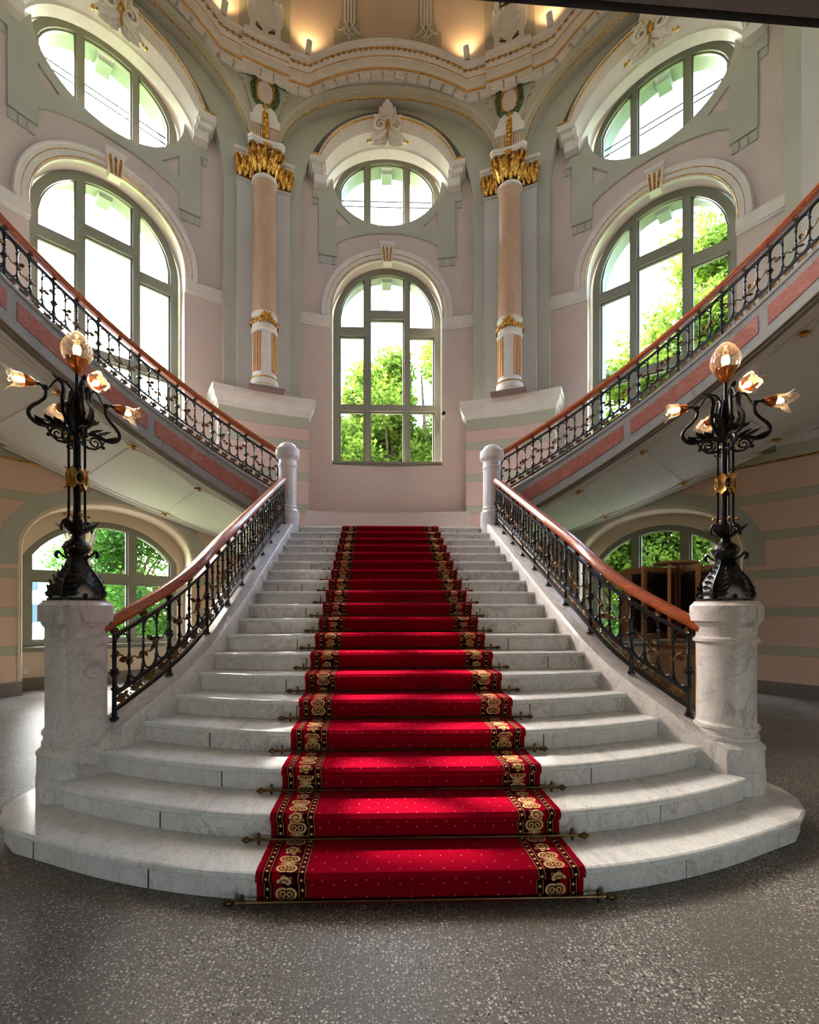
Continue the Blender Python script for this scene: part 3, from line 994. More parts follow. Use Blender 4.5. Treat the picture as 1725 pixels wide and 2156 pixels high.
# modillion blocks under the cornice
blk = MB(); blk.box((0, 0, 0), (.235, .05, .09)); blk.box((0, .015, -.06), (.235, .05, .035)); blk_me = None
p = -60.0
while p < 60:
    o = blk.build('modillion', 'stucco_white', cor, smooth=False) if blk_me is None else link('modillion', blk_me, cor)
    blk_me = o.data
    o.location = cyl(p, RCO + rc(p) + .035, zc(p) - .085)
    dz = (zc(p + .6) - zc(p - .6)) / (RCO * math.radians(1.2))
    o.rotation_euler = (0, -math.atan(dz), -math.radians(p))
    p += 2.15

# ---- ceiling: coved vault
mb = MB()
cv = [(7.06, 12.4), (7.05, 13.2), (7.0, 13.9), (6.9, 14.7), (6.65, 15.6), (6.1, 16.5), (5.2, 17.3), (3.6, 17.9), (1.8, 18.15), (0.0, 18.2)]
CVA = sorted(set(list(range(-180, -64, 4)) + [x for x in PH] + list(range(64, 181, 4))))
mb.loft([[cyl(a, R, max(z, (zc(a) if abs(a) < 64.6 else 12.5) + .3 + .01 * i)) for a in CVA] for i, (R, z) in enumerate(cv)])
ceil = struct(mb.build('ceiling', 'cove_beige', ang=60), 'coved beige ceiling above the cornice')
def covR(z):
    for (R0, z0), (R1_, z1) in zip(cv, cv[1:]):
        if z0 <= z <= z1: return R0 + (R1_ - R0) * (z - z0) / (z1 - z0)
    return 6.0
def cvpos(phi0, off):
    return lambda s, z, k: cyl(phi0 + math.degrees(s / 7.0), covR(z) - (0 if k else off), z)
ZS = [13.0 + .25 * k for k in range(12)]
def strip(mb, phi0, x0, x1, z0, z1, off):
    zz = [z0 + (z1 - z0) * k / 8 for k in range(9)]
    f = cvpos(phi0, off)
    mb.loft([[f(x0, z, 1) for z in zz], [f(x0, z, 0) for z in zz], [f(x1, z, 0) for z in zz], [f(x1, z, 1) for z in zz]])
# pairs of narrow fluted ribs over each bay
for b in (-BAY, 0, BAY):
    for q in (-6.9, 6.9):
        mb = MB(); strip(mb, b + q, -.17, .17, 13.2, 15.5, .03)
        panel(mb, [(-.34, 13.2), (.34, 13.2), (.34, 14.06), (.24, 14.12), (.2, 14.28), (.15, 14.34), (-.15, 14.34), (-.2, 14.28), (-.24, 14.12), (-.34, 14.06)], [], cvpos(b + q, .035), 0.2)
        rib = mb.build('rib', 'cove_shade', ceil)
        for x in (-.105, -.035, .035, .105):
            mb = MB(); strip(mb, b + q, x - .02, x + .02, 14.22, 15.5, .055); mb.build('fillet', 'stucco_white', rib)
        mb = MB(); f = cvpos(b + q, .05)
        for sg in (-1, 1):
            mb.tube([f(sg * x, z, 0) for x, z in ((.105, 14.24), (.04, 14.16), (.0, 14.08), (.06, 14.0), (.12, 14.04), (.10, 14.11), (.05, 14.1))], .016, 5)
            mb.tube([f(sg * x, z, 0) for x, z in ((.035, 14.24), (.10, 14.14), (.18, 14.06), (.26, 14.05))], .016, 5)
        mb.tube([f(x, z, 0) for x, z in ((0, 14.02), (.035, 13.97), (0, 13.92), (-.035, 13.97), (0, 14.02))], .014, 5)
        mb.build('scrollwork', 'stucco_white', rib)
# low dado line between the narrow ribs
mb = MB(); f = cvpos(0, .03)
for b in (-BAY, 0, BAY):
    panel(mb, [(-.51, 13.3), (.51, 13.3), (.51, 14.02), (.25, 14.06), (0, 14.07), (-.25, 14.06), (-.51, 14.02)], [], cvpos(b, .02), .2)
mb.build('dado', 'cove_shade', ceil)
# broad ornamented ribs over the piers
for pc in (-21.5, 21.5):
    mb = MB(); strip(mb, pc, -.52, .52, 12.9, 15.6, .03)
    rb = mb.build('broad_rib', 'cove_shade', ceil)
    mb = MB()
    panel(mb, [(-.62, 12.95), (.62, 12.95), (.5, 13.08), (.37, 13.22), (.32, 13.45), (.30, 13.62), (.36, 13.75), (.36, 14.08), (.30, 14.10), (.30, 15.6), (-.30, 15.6), (-.30, 14.10), (-.36, 14.08), (-.36, 13.75), (-.30, 13.62), (-.32, 13.45), (-.37, 13.22), (-.5, 13.08)], [rect(-.20, .20, 14.16, 15.5), [(-.27, 13.14), (-.12, 13.14), (-.15, 13.3), (-.22, 13.34)], [(.12, 13.14), (.27, 13.14), (.22, 13.34), (.15, 13.3)], [(-.2, 13.5), (-.06, 13.46), (-.06, 13.58), (-.2, 13.6)], [(.06, 13.46), (.2, 13.5), (.2, 13.6), (.06, 13.58)]], cvpos(pc, .10), .15)
    mb2 = MB(); strip(mb2, pc, -.29, .29, 13.08, 15.55, .045); mb2.build('rib_backing', 'backing_brown', rb)  # dark brown strip showing through the openings of the frame
    mb.build('rib_frame', 'stucco_white', rb)
    mb = MB(); f = cvpos(pc, .10)
    def fp(x, z): return Vector(f(x, z, 0))
    nr = -(Vector(cyl(pc, 1, 0)) - Vector(cyl(pc, 0, 0)))
    Tt = Vector((math.cos(math.radians(pc)), -math.sin(math.radians(pc)), 0))
    mb.tube([fp(.10 * math.cos(k * .5) * (1 - k / 30), 13.33 + .10 * math.sin(k * .5) * (1 - k / 30)) for k in range(24)], .016, 5)
    for sg in (-1, 1):
        mb.leaf(fp(sg * .1, 13.2), Tt * sg * .8 - Vector((0, 0, .5)), nr, .28, .14, .3, 3)
        mb.leaf(fp(sg * .05, 13.5), Tt * sg * .6 + Vector((0, 0, 1)), nr, .22, .1, .3, 3)
    for k in range(7): mb.sphere(fp(-.3 + .1 * k, 14.1), .045, 6)
    for x in (-.2, .2):
        for k in range(5): mb.sphere(fp(x, 14.0 - .07 * k), .035 - .003 * k, 6)
    for q in range(2):
        zz = 14.4 + q * .6
        for sg in (-1, 1):
            mb.leaf(fp(sg * .02, zz), Tt * sg * .5 + Vector((0, 0, 1)), nr, .5, .17, .2, 4)
            mb.leaf(fp(sg * .03, zz - .1), Tt * sg * .6 - Vector((0, 0, .7)), nr, .22, .1, .3, 3)
    mb.build('acanthus', 'stucco_white', rb)

# ---- round of the hall behind the photographer: gallery slab and rear wall
mb = MB()
P = [(-9, 2.13, 4.67), (9, 2.73, 4.67), (9, -9, 4.67), (-9, -9, 4.67)]
mb.add(P + [(x, y, 5.15) for x, y, z in P], [(0, 1, 2, 3), (7, 6, 5, 4), (0, 4, 5, 1), (1, 5, 6, 2), (2, 6, 7, 3), (3, 7, 4, 0)])
mb.add([(-9, 2.13 + .04, 4.67), (9, 2.73 + .04, 4.67), (9, 2.77, 5.0), (-9, 2.17, 5.0)], [(0, 1, 2, 3)])
struct(mb.build('ceiling_gallery', 'beam_grey', smooth=False), 'grey edge of the gallery floor overhead')
RB = 7.06
mb = MB()
rs = lambda a: math.radians(a) * RB
wins = [[(rs(180 + c) - .85, 6.8), (rs(180 + c) + .85, 6.8), (rs(180 + c) + .85, 9.2)] + [(rs(180 + c) + .85 * math.cos(PI * k / 12), 9.2 + .85 * math.sin(PI * k / 12)) for k in range(1, 12)] + [(rs(180 + c) - .85, 9.2)] for c in ()]
panel(mb, [(rs(62), 5.0), (rs(298), 5.0), (rs(298), 12.6), (rs(62), 12.6)], wins, cpos(0, RB, RB + .4, RB), 0.4)
struct(mb.build('wall_rear', 'plaster_cream'), 'plain upper wall behind the gallery')
# entrance side of the ground floor
mb = MB()
panel(mb, rect(-8.2, 8.2, 0, 4.8), [rect(x - .6, x + .6, .02, 2.3) for x in (-5, 5)], lambda s, z, k: (s, -6.5 - (.4 if k else 0), z), 0)
for sg in (-1, 1):
    mb.add([(sg * 7.82, .7, 0), (sg * 8.1, -6.6, 0), (sg * 8.1, -6.6, 4.8), (sg * 7.82, .7, 4.8)], [(0, 1, 2, 3)])
struct(mb.build('wall_entrance', 'plaster_cream', smooth=False), 'entrance wall with two doorways behind the photographer')

# ================================================================== CENTRAL STAIR
rnd = random.Random(5)
def g_(x, n):
    f = 1.0 if n <= 5 else {6: .85, 7: .45}.get(n, 0.0)
    return f * 0.14 * max(0.0, abs(x) - 0.4) ** 2
SIDE = [(3.0, 2.44), (3.22, 2.31), (3.46, 2.165), (3.70, 2.035), (3.98, 1.90), (4.24, 1.78), (4.5, 1.705), (4.9, 1.672), (5.3, 1.665), (9, 1.665)]
def xin0(y):
    for (y0, x0), (y1, x1) in zip(SIDE, SIDE[1:]):
        if y <= y1: return x0 + (x1 - x0) * max(0, (y - y0)) / (y1 - y0)
    return SIDE[-1][1]
def xin(y): return sum(xin0(y + .06 * k) for k in range(-5, 6)) / 11
def ny(n, x): return d1 + (n - 1) * t_ + g_(x, n)
def xend(n):
    x = 1.7
    for _ in range(40): x = xin(ny(n, x))
    return x
YEND = [(ny(n, xend(n)), n * r_) for n in range(2, 20)]
def hnose0(y):
    if y <= YEND[0][0]: return YEND[0][1] + (y - YEND[0][0]) * 0.60
    for (y0, z0), (y1, z1) in zip(YEND, YEND[1:]):
        if y <= y1: return z0 + (z1 - z0) * (y - y0) / (y1 - y0)
    return YEND[-1][1]

def hnose(y): return sum(hnose0(min(8.3, y + .06 * k)) for k in range(-5, 6)) / 11

stair = thing('staircase', 'wide white marble staircase rising from the terrazzo floor to the landing', 'staircase', (0, d1, 0))
PILL = (2.41, 3.52)
for n in range(1, 20):
    z1 = n * r_; z0 = z1 - r_
    if n == 1:
        # bottom step sweeps out round both pillars
        fr = [(x, ny(1, x)) for x in [k * 0.13 for k in range(0, 18)]]
        cx, cy, rr = 2.36, 3.50, 0.42
        fr = [p for p in fr if p[0] < 2.2] + [(2.42, 2.93), (2.58, 3.07), (2.70, 3.25), (2.76, 3.45), (2.74, 3.66), (2.66, 3.84), (2.52, 3.95), (2.30, 4.0)]
        fr = [(-x, y) for x, y in reversed(fr[1:])] + fr
        bk = [(2.2, 4.0), (-2.2, 4.0)]
    elif n == 19:
        xe = 1.56
        fr = [(-xe + 2 * xe * k / 12, ny(n, 0)) for k in range(13)]
        bk = [(xe, 8.6), (-xe, 8.6)]
    else:
        xe = xend(n) + .01
        fr = [(-xe + 2 * xe * k / 28, ny(n, -xe + 2 * xe * k / 28)) for k in range(29)]
        yb = d1 + n * t_ + 0.06
        xb = xin(ny(n, xe) + t_ * .5) + .02
        bk = [(xb, max(fr[-1][1] + .3, yb + g_(xb, n + 1))), (0.6, yb), (-.6, yb), (-xb, max(fr[-1][1] + .3, yb + g_(xb, n + 1)))]
    # slab: front edge rounded
    N = len(fr)
    def offs(d):
        out = []
        for i, (x, y) in enumerate(fr):
            a = Vector(fr[max(0, i - 1)]); b = Vector(fr[min(N - 1, i + 1)])
            tt = (b - a).normalized(); nn = Vector((tt.y, -tt.x))
            out.append((x + nn.x * d, y + nn.y * d))
        return out
    th = 0.042
    mb = MB()
    rows = [[(x, y, z) for x, y in offs(d)] for d, z in ((-.03, z1), (.012, z1), (.024, z1 - .006), (.03, z1 - .018), (.026, z1 - .034), (.015, z1 - th), (-.03, z1 - th))]
    mb.loft(rows)
    top = rows[0] + [(x, y, z1) for x, y in bk]
    mb.add(top, [tuple(range(len(top)))])
    st = mb.build('step', 'marble_tread', stair, world=True, ang=25)
    # riser made of separate marble blocks
    xr = fr[-1][0]
    cuts = [-xr]
    L = rnd.uniform(.5, 1.05)
    x = -xr + L
    while x < xr - .35:
        if n == 1 or True:
            cuts.append(x)
        x += rnd.uniform(.62, 1.15)
    cuts.append(xr)
    idx = lambda X: min(range(N), key=lambda i: abs(fr[i][0] - X))
    fine = []
    for i in range(N - 1):
        for k in range(4):
            fine.append((fr[i][0] + (fr[i + 1][0] - fr[i][0]) * k / 4, fr[i][1] + (fr[i + 1][1] - fr[i][1]) * k / 4))
    fine.append(fr[-1])
    if n == 1:
        bounds = [0]; acc = 0; tgt = rnd.uniform(.5, .8)
        for i in range(1, len(fine)):
            acc += math.dist(fine[i], fine[i - 1])
            if acc > tgt: bounds.append(i); acc = 0; tgt = rnd.uniform(.75, 1.0)
        bounds.append(len(fine) - 1)
    else:
        bounds = [min(range(len(fine)), key=lambda i: abs(fine[i][0] - c)) for c in cuts]
    for i0, i1 in zip(bounds, bounds[1:]):
        if i1 - i0 < 2: continue
        pts = fine[i0:i1 + 1]
        mb = MB()
        def edge(d, z, sh):
            out = []
            for i, (x, y) in enumerate(pts):
                a = Vector(pts[max(0, i - 1)]); b = Vector(pts[min(len(pts) - 1, i + 1)])
                tt = (b - a).normalized(); nn = Vector((tt.y, -tt.x))
                s_ = sh if i == 0 else -sh if i == len(pts) - 1 else 0
                out.append((x + nn.x * d + tt.x * s_, y + nn.y * d + tt.y * s_, z))
            return out
        mb.loft([edge(-.03, z0, .002), edge(-.004, z0, .002), edge(0, z0 + .004, .005), edge(0, z1 - th, .005), edge(-.03, z1 - th, .002)])
        mb.loft([[edge(-.03, z0, .002)[0], edge(-.004, z0, .002)[0], edge(0, z0 + .004, .005)[0], edge(0, z1 - th, .005)[0]], [edge(-.03, z0, .002)[0]] * 4])
        mb.build('riser_block', 'marble_white', st, world=True)
    mb = MB(); mb.loft([[(x, y, z0) for x, y in offs(-.012)], [(x, y, z1 - .03) for x, y in offs(-.012)]])
    mb.build('joint_bed', 'baseboard_paint', st, world=True)

# marble curbs carrying the lower balustrades
def curb_path(sg, off, y0=3.30, y1=8.06, n=40):
    out = []
    for k in range(n + 1):
        y = y0 + (y1 - y0) * k / n
        dx = (xin(y + .03) - xin(y - .03)) / .06
        nn = Vector((1, -dx)).normalized()
        out.append((sg * (xin(y) + nn.x * off), y + nn.y * off, hnose(y)))
    return out
CURB = 0.11
for sg in (-1, 1):
    mb = MB()
    rows = []
    for off, dz in ((-.015, -9), (-.015, CURB - .12), (-.02, CURB - .05), (-.015, CURB - .02), (0.0, CURB), (.26, CURB), (.275, CURB - .02), (.275, CURB - .06), (.25, CURB - .08), (.25, -9)):
        rows.append([(x, y, max(0.0, z + dz) if dz > -5 else 0.0) for x, y, z in curb_path(sg, off)])
    mb.loft(rows)
    e0 = [r[0] for r in rows]; e1 = [r[-1] for r in rows]
    mb.add(e0, [tuple(range(len(e0)))]); mb.add(e1, [tuple(range(len(e1)))])
    mb.build('curb', 'marble_white', stair, world=True, ang=35)
# landing slab
mb = MB()
o = [(-1.56, 8.275), (1.56, 8.275)] + [cyl(a, 5.0, 0)[:2] for a in (19, 22, 26)] + [cyl(a, 7.1, 0)[:2] for a in range(26, -27, -4)] + [cyl(a, 5.0, 0)[:2] for a in (-26, -22, -19)]
n_ = len(o)
mb.add([(x, y, LAND) for x, y in o] + [(x, y, LAND - .3) for x, y in o], [tuple(range(n_)), tuple(range(2 * n_ - 1, n_ - 1, -1))] + [(i, (i + 1) % n_, n_ + (i + 1) % n_, n_ + i) for i in range(n_)])
mb.build('landing', 'marble_tread', stair, world=True, smooth=False)
# closed masonry under the stair sides
mb = MB()
for sg in (-1, 1):
    mb.add([(sg * 1.6, 8.1, 0), (sg * 1.6, 8.1, 2.7), (sg * 1.6, 10.9, 2.7), (sg * 1.6, 10.9, 0)], [(0, 1, 2, 3)])
mb.build('stair_wall', 'plaster_striped', stair, world=True, smooth=False)

# ---- carpet runner
path = []          # (y, z, n) along the middle of the runner
TH = 0.012
path.append((d1 - TH, 0.003, 1))
for n in range(1, 20):
    y = d1 + (n - 1) * t_; z1 = n * r_
    path += [(y - TH, z1 - .05, n), (y - .030 - TH, z1 - .036, n), (y - .036 - TH, z1 - .012, n), (y - .026, z1 + TH * .8, n), (y, z1 + TH, n)]
    if n < 19: path += [(y + t_ - TH - .03, z1 + TH, n + 1), (y + t_ - TH, z1 + TH + .012, n + 1)]
    else: path += [(y + 1.4, z1 + TH, n)]
mb = MB()
W2 = 0.83
NX_ = 16
dist = 0; prev = None
V = []; UV = []; F = []
for i, (y, z, n) in enumerate(path):
    if prev: dist += math.dist(prev, (y, z))
    prev = (y, z)
    for k in range(NX_ + 1):
        x = -W2 + 2 * W2 * k / NX_
        V.append((x, y + g_(x, n), z)); UV.append((x, dist))
m_ = NX_ + 1
for i in range(len(path) - 1):
    for k in range(NX_): F.append((i * m_ + k, i * m_ + k + 1, (i + 1) * m_ + k + 1, (i + 1) * m_ + k))
mb.add(V, F)
# thin edges
for k, sg in ((0, -1), (NX_, 1)):
    b = len(mb.v)
    E = []
    for i, (y, z, n) in enumerate(path):
        x = V[i * m_ + k][0]
        mb.v.append(V[i * m_ + k]); UV.append((x, UV[i * m_ + k][1]))
        mb.v.append((x + sg * .003, V[i * m_ + k][1] + TH, V[i * m_ + k][2] - TH)); UV.append((x, UV[i * m_ + k][1]))
    for i in range(len(path) - 1): mb.f.append((b + 2 * i, b + 2 * i + 1, b + 2 * i + 3, b + 2 * i + 2))
mb.uv = UV
rn = mb.build('carpet_runner', 'carpet_red', ang=35)
tag(rn, 'red carpet runner with black and gold scroll borders on the staircase', 'carpet')

# ---- stair rods
proto = None
for n in range(1, 20):
    y = d1 + (n - 1) * t_ - .03; z = (n - 1) * r_ + .026
    hw = 0.925
    lab = 'brass stair rod holding the runner at the foot of riser %s' % ('one' if n == 1 else str(n))
    words = 'lowest second third fourth fifth sixth seventh eighth ninth tenth eleventh twelfth thirteenth fourteenth fifteenth sixteenth seventeenth eighteenth topmost'.split()
    lab = ('%s brass stair rod across the red runner' % words[n - 1]) if n in (1, 19) else '%s brass stair rod from the floor across the red runner' % words[n - 1]
    if proto is None:
        proto = thing('stair_rod', lab, 'stair rod', (0, y, z), 0, 'brass stair rods on the runner')
        mb = MB(); mb.tube([(-hw, 0, 0), (hw, 0, 0)], 0.0075, 8); mb.build('rod', 'brass_rod', proto)
        for sg in (-1, 1):
            mb = MB()
            mb.lathe([(0, 0), (.012, .004), (.008, .012), (.016, .022), (.02, .034), (.014, .046), (.006, .056), (0, .064)], 10)
            vv = [(sg * (hw + q[2]), q[0], q[1]) for q in mb.v]; mb.v = vv
            mb.build('finial', 'brass_rod', proto)
            mb = MB()
            mb.box((sg * (hw - .035), .006, .0), (.012, .02, .055)); mb.box((sg * (hw - .035), .004, .0), (.036, .02, .012))
            mb.sphere((sg * (hw - .035), 0, .032), .010, 8); mb.sphere((sg * (hw - .035), .0, -.018 if n > 1 else -.012), .009, 8)
            mb.build('bracket', 'brass_rod', proto)
    else:
        c = copy_tree(proto); c.location = (0, y, z); c['label'] = lab

# ================================================================== PILLARS AND NEWELS
def pillar(sg, side):
    t = thing('marble_pillar', 'stout white marble pillar at the %s foot of the staircase' % side, 'pillar', (sg * PILL[0], PILL[1], r_))
    H = 1.54 - r_
    mb = MB()
    mb.lathe([(.243, 0), (.243, .163), (.237, .165), (.237, .312), (.243, .314), (.243, .325), (.225, .345), (.205, .362), (.197, .37), (.211, .372), (.211, .398), (.200, .40), (.200, .415)], 44)
    mb.build('base', 'marble_white', t, ang=18)
    mb = MB(); mb.lathe([(.200, .415), (.200, .445), (.211, .447), (.211, .472), (.2, .474), (.192, .49), (.191, .5), (.191, 1.068), (.197, 1.07), (.197, 1.082), (.211, 1.084), (.211, 1.108), (.2, 1.11), (.192, 1.122), (.192, 1.19)], 44)
    mb.build('shaft', 'marble_white', t, ang=18)
    mb = MB(); mb.lathe([(.192, 1.19), (.197, 1.20), (.203, 1.205), (.214, 1.225), (.214, 1.235), (.232, 1.237), (.232, H - .035), (.226, H - .03), (.214, H - .016), (.206, H - .012), (.206, H), (0, H)], 44)
    mb.build('cap', 'marble_white', t, ang=18)
    return t
pillar(-1, 'left'); pillar(1, 'right')
for sg, side in ((-1, 'left'), (1, 'right')):
    t = thing('marble_newel', 'domed white marble newel post at the %s top of the staircase' % side, 'newel post', (sg * 1.775, 8.24, 2.79))
    mb = MB(); mb.lathe([(.20, 0), (.20, .40), (.19, .41), (.165, .44), (.16, .45), (.17, .465), (.17, .48), (.158, .49)], 32); mb.build('base', 'marble_white', t, ang=30)
    mb = MB(); mb.lathe([(.158, .49), (.152, .50), (.152, 1.16), (.163, 1.17), (.163, 1.20), (.152, 1.21), (.152, 1.28)], 32); mb.build('shaft', 'marble_white', t, ang=30)
    mb = MB(); mb.lathe([(.152, 1.28), (.175, 1.31), (.20, 1.335), (.205, 1.35), (.205, 1.46), (.195, 1.475), (.165, 1.48), (.16, 1.50), (.135, 1.545), (.09, 1.575), (.04, 1.588), (0, 1.59)], 32); mb.build('dome_cap', 'marble_white', t, ang=30)

# ================================================================== BALUSTRADES
MODCACHE = {}
def tubez(mb, pts, r, sl, n=5):
    mb.tube([(x, y, z + sl * x) for x, y, z in pts], r, n)
def module(L, sl):
    key = (round(L, 2), round(sl, 2))
    if key in MODCACHE: return MODCACHE[key]
    L, sl = key
    rnd = random.Random(11)
    out = []
    # main post
    mb = MB()
    mb.lathe([(0, 0), (.034, 0), (.034, .018), (.022, .026), (.02, .05), (.017, .06), (.016, .22), (.024, .228), (.024, .24), (.016, .25), (.016, .325), (.028, .332), (.028, .345), (.043, .36), (.028, .375), (.028, .388), (.016, .395), (.016, .47), (.024, .478), (.024, .488), (.016, .498), (.015, .66), (0, .66)], 8)
    out.append(('post', 'black_iron', mb, None))
    for i in (1, 2, 3):
        x = L * i / 4
        mb = MB()
        b = .19 + sl * x; tp = .63 + sl * x
        mb.lathe([(.010, b), (.010, b + .06), (.018, b + .066), (.018, b + .08), (.010, b + .086), (.010, b + .2), (.016, b + .22), (.010, b + .24), (.010, tp - .115), (.018, tp - .11), (.018, tp - .098), (.010, tp - .09), (.010, tp + .01)], 6, (x, 0, 0))
        out.append(('baluster', 'black_iron', mb, None))
    # rounded connectors at head and foot of the openings
    for i in range(4):
        x0, x1 = L * i / 4, L * (i + 1) / 4
        xm, h = (x0 + x1) / 2, (x1 - x0) / 2 - .006
        mb = MB(); mb.tube([(xm + h * math.cos(a), 0, .275 + sl * xm + .075 * math.sin(a) + sl * h * math.cos(a) * .55) for a in [PI + PI * k / 8 for k in range(9)]], .0082, 5)
        out.append(('scroll_bar', 'black_iron', mb, None))
        if i in (0, 2, 3):
            mb = MB(); mb.tube([(xm + h * math.cos(a), 0, .54 + sl * xm + .075 * math.sin(a) + sl * h * math.cos(a) * .55) for a in [PI * k / 8 for k in range(9)]], .0082, 5)
            out.append(('scroll_bar', 'black_iron', mb, None))
    # vine with leaves and buds
    mb = MB()
    pts = [(L * (.06 + .88 * k / 20), .012 * math.sin(k * .9), .47 - .10 * math.sin(PI * k / 20) - .06 * (k / 20) + sl * L * (.06 + .88 * k / 20) + .014 * math.sin(k * 1.3)) for k in range(21)]
    mb.tube(pts, .0065, 5)
    for k in range(2, 20, 2):
        p = Vector(pts[k]); a = rnd.uniform(0, 2 * PI)
        d = Vector((math.cos(a) * .8, rnd.uniform(-.5, .5), math.sin(a)))
        mb.tube([p, p + d * .028], .003, 4)
        mb.leaf(p + d * .025, d, Vector((0, -1, .2)) + Vector((rnd.uniform(-.4, .4), 0, rnd.uniform(-.4, .4))), .062, .048, .25, 0, 5)
    for k in (3, 9, 15):
        p = Vector(pts[k]); mb.sphere(p + Vector((0, -.012, .005)), .017, 6)
    out.append(('vine', 'bronze_leaf', mb, None))
    # flower buttons under the hand rail
    for x in (0, L / 2):
        mb = MB()
        c = Vector((x, 0, .675 + sl * x))
        for q in (-1, 1):
            for k in range(6):
                a = 2 * PI * k / 6
                mb.leaf(c + Vector((0, q * .012, 0)), Vector((math.cos(a), q * .25, math.sin(a))), Vector((0, q, 0)), .03, .024, .2, 0, 4)
            mb.sphere(c + Vector((0, q * .02, 0)), .010, 6)
        mb.tube([c - Vector((0, 0, .04)), c + Vector((0, 0, .05))], .012, 6)
        out.append(('rosette', 'bronze_leaf', mb, None))
    # leaf frieze between the two lower rails
    mb = MB()
    for k in range(4):
        x = L * (k + .5) / 4
        c = Vector((x, 0, .133 + sl * x))
        d = Vector((1, 0, sl)).normalized()
        mb.leaf(c - d * .05, d, (0, -1, 0), .085, .07, .15, 0, 5); 
        mb.leaf(c + d * .02, d * .8 + Vector((0, 0, .5)), (0, -1, 0), .045, .03, .2, 0, 4)
        mb.leaf(c + d * .02, d * .8 - Vector((0, 0, .6)), (0, -1, 0), .045, .03, .2, 0, 4)
        mb.tube([c - d * .06, c + d * .06], .004, 4)
        mb.sphere(c - d * .055 + Vector((0, 0, .025)), .008, 5); mb.sphere(c - d * .055 - Vector((0, 0, .025)), .008, 5)
    out.append(('leaf_frieze', 'bronze_leaf', mb, None))
    MODCACHE[key] = [[nm, mt, b_, None] for nm, mt, b_, _ in out]
    return MODCACHE[key]

def sweep_rail(mb, pts, prof):
    """profile (lateral, up) swept along pts, kept upright"""
    pts = [Vector(p) for p in pts]
    rows = []
    for i, p in enumerate(pts):
        t = pts[min(i + 1, len(pts) - 1)] - pts[max(0, i - 1)]
        side = Vector((t.y, -t.x, 0)).normalized()
        up = side.cross(t.normalized())
        rows.append([p + side * a + up * b for a, b in prof])
    mb.loft(rows, closed=True)
    n = len(prof)
    mb.add(rows[0], [tuple(range(n))]); mb.add(rows[-1], [tuple(range(n))])
RAILP = [(-.052, -.012), (-.046, .02), (-.03, .038), (0, .045), (.03, .038), (.046, .02), (.052, -.012), (.044, -.022), (.044, -.032), (.034, -.042), (-.034, -.042), (-.044, -.032), (-.044, -.022)]

def balustrade(name, label, pts, modules, railpts=None, start=0.0):
    """pts: function s -> (x, y, zcurb), s along plan length; modules: list of s boundaries"""
    b = thing(name, label, 'balustrade', pts(modules[0]))
    S0, S1 = modules[0], modules[-1]
    n = 60
    line = [pts(S0 + (S1 - S0) * k / n) for k in range(n + 1)]
    hr = line if railpts is None else railpts
    mb = MB(); sweep_rail(mb, [(x, y, z + .755) for x, y, z in hr], RAILP); mb.build('hand_rail', 'wood_rail', b, world=True, ang=35)
    for nm, h, hw, hh in (('top_rail', .635, .019, .013), ('lower_rail', .19, .016, .011), ('bottom_rail', .075, .018, .012)):
        mb = MB(); sweep_rail(mb, [(x, y, z + h) for x, y, z in line], [(-hw, -hh), (hw, -hh), (hw, hh), (-hw, hh)]); mb.build(nm, 'black_iron', b, world=True)
    for s0, s1 in zip(modules, modules[1:]):
        p0, p1 = Vector(pts(s0)), Vector(pts(s1))
        L = math.hypot(p1.x - p0.x, p1.y - p0.y); sl = (p1.z - p0.z) / L
        yaw = math.atan2(p1.y - p0.y, p1.x - p0.x)
        for e in module(L, sl):
            if e[3] is None:
                o = e[2].build(e[0], e[1], b); e[3] = o.data
            else: o = link(e[0], e[3], b)
            o.location = p0 - b.location
            o.rotation_euler = (0, 0, yaw)
    # closing post
    e = module(0.54, 0.45)[0]
    if e[3] is None:
        o = e[2].build('post', 'black_iron', b); e[3] = o.data
    else: o = link('post', e[3], b)
    o.location = Vector(pts(S1)) - b.location
    return b

for sg, side in ((-1, 'left'), (1, 'right')):
    base = curb_path(sg, .13, 3.30, 8.06, 120)
    cum = [0]
    for a, c in zip(base, base[1:]): cum.append(cum[-1] + math.dist(a[:2], c[:2]))
    def pts(s, base=base, cum=cum):
        s = max(0, min(cum[-1], s))
        for i in range(len(cum) - 1):
            if s <= cum[i + 1] + 1e-9:
                f = (s - cum[i]) / (cum[i + 1] - cum[i])
                return (base[i][0] + (base[i + 1][0] - base[i][0]) * f, base[i][1] + (base[i + 1][1] - base[i][1]) * f, base[i][2] + (base[i + 1][2] - base[i][2]) * f + CURB)
    s0 = 0.33
    s1 = cum[-1] - .05
    N = 9
    mods = [s0 + (s1 - s0) * k / N for k in range(N + 1)]
    rp_ = [pts(.13 + (cum[-1] + .0 - .13) * k / 70) for k in range(71)]
    balustrade('stair_balustrade', 'black iron balustrade with leaf vines along the %s side of the carpeted staircase' % side, pts, mods, rp_)

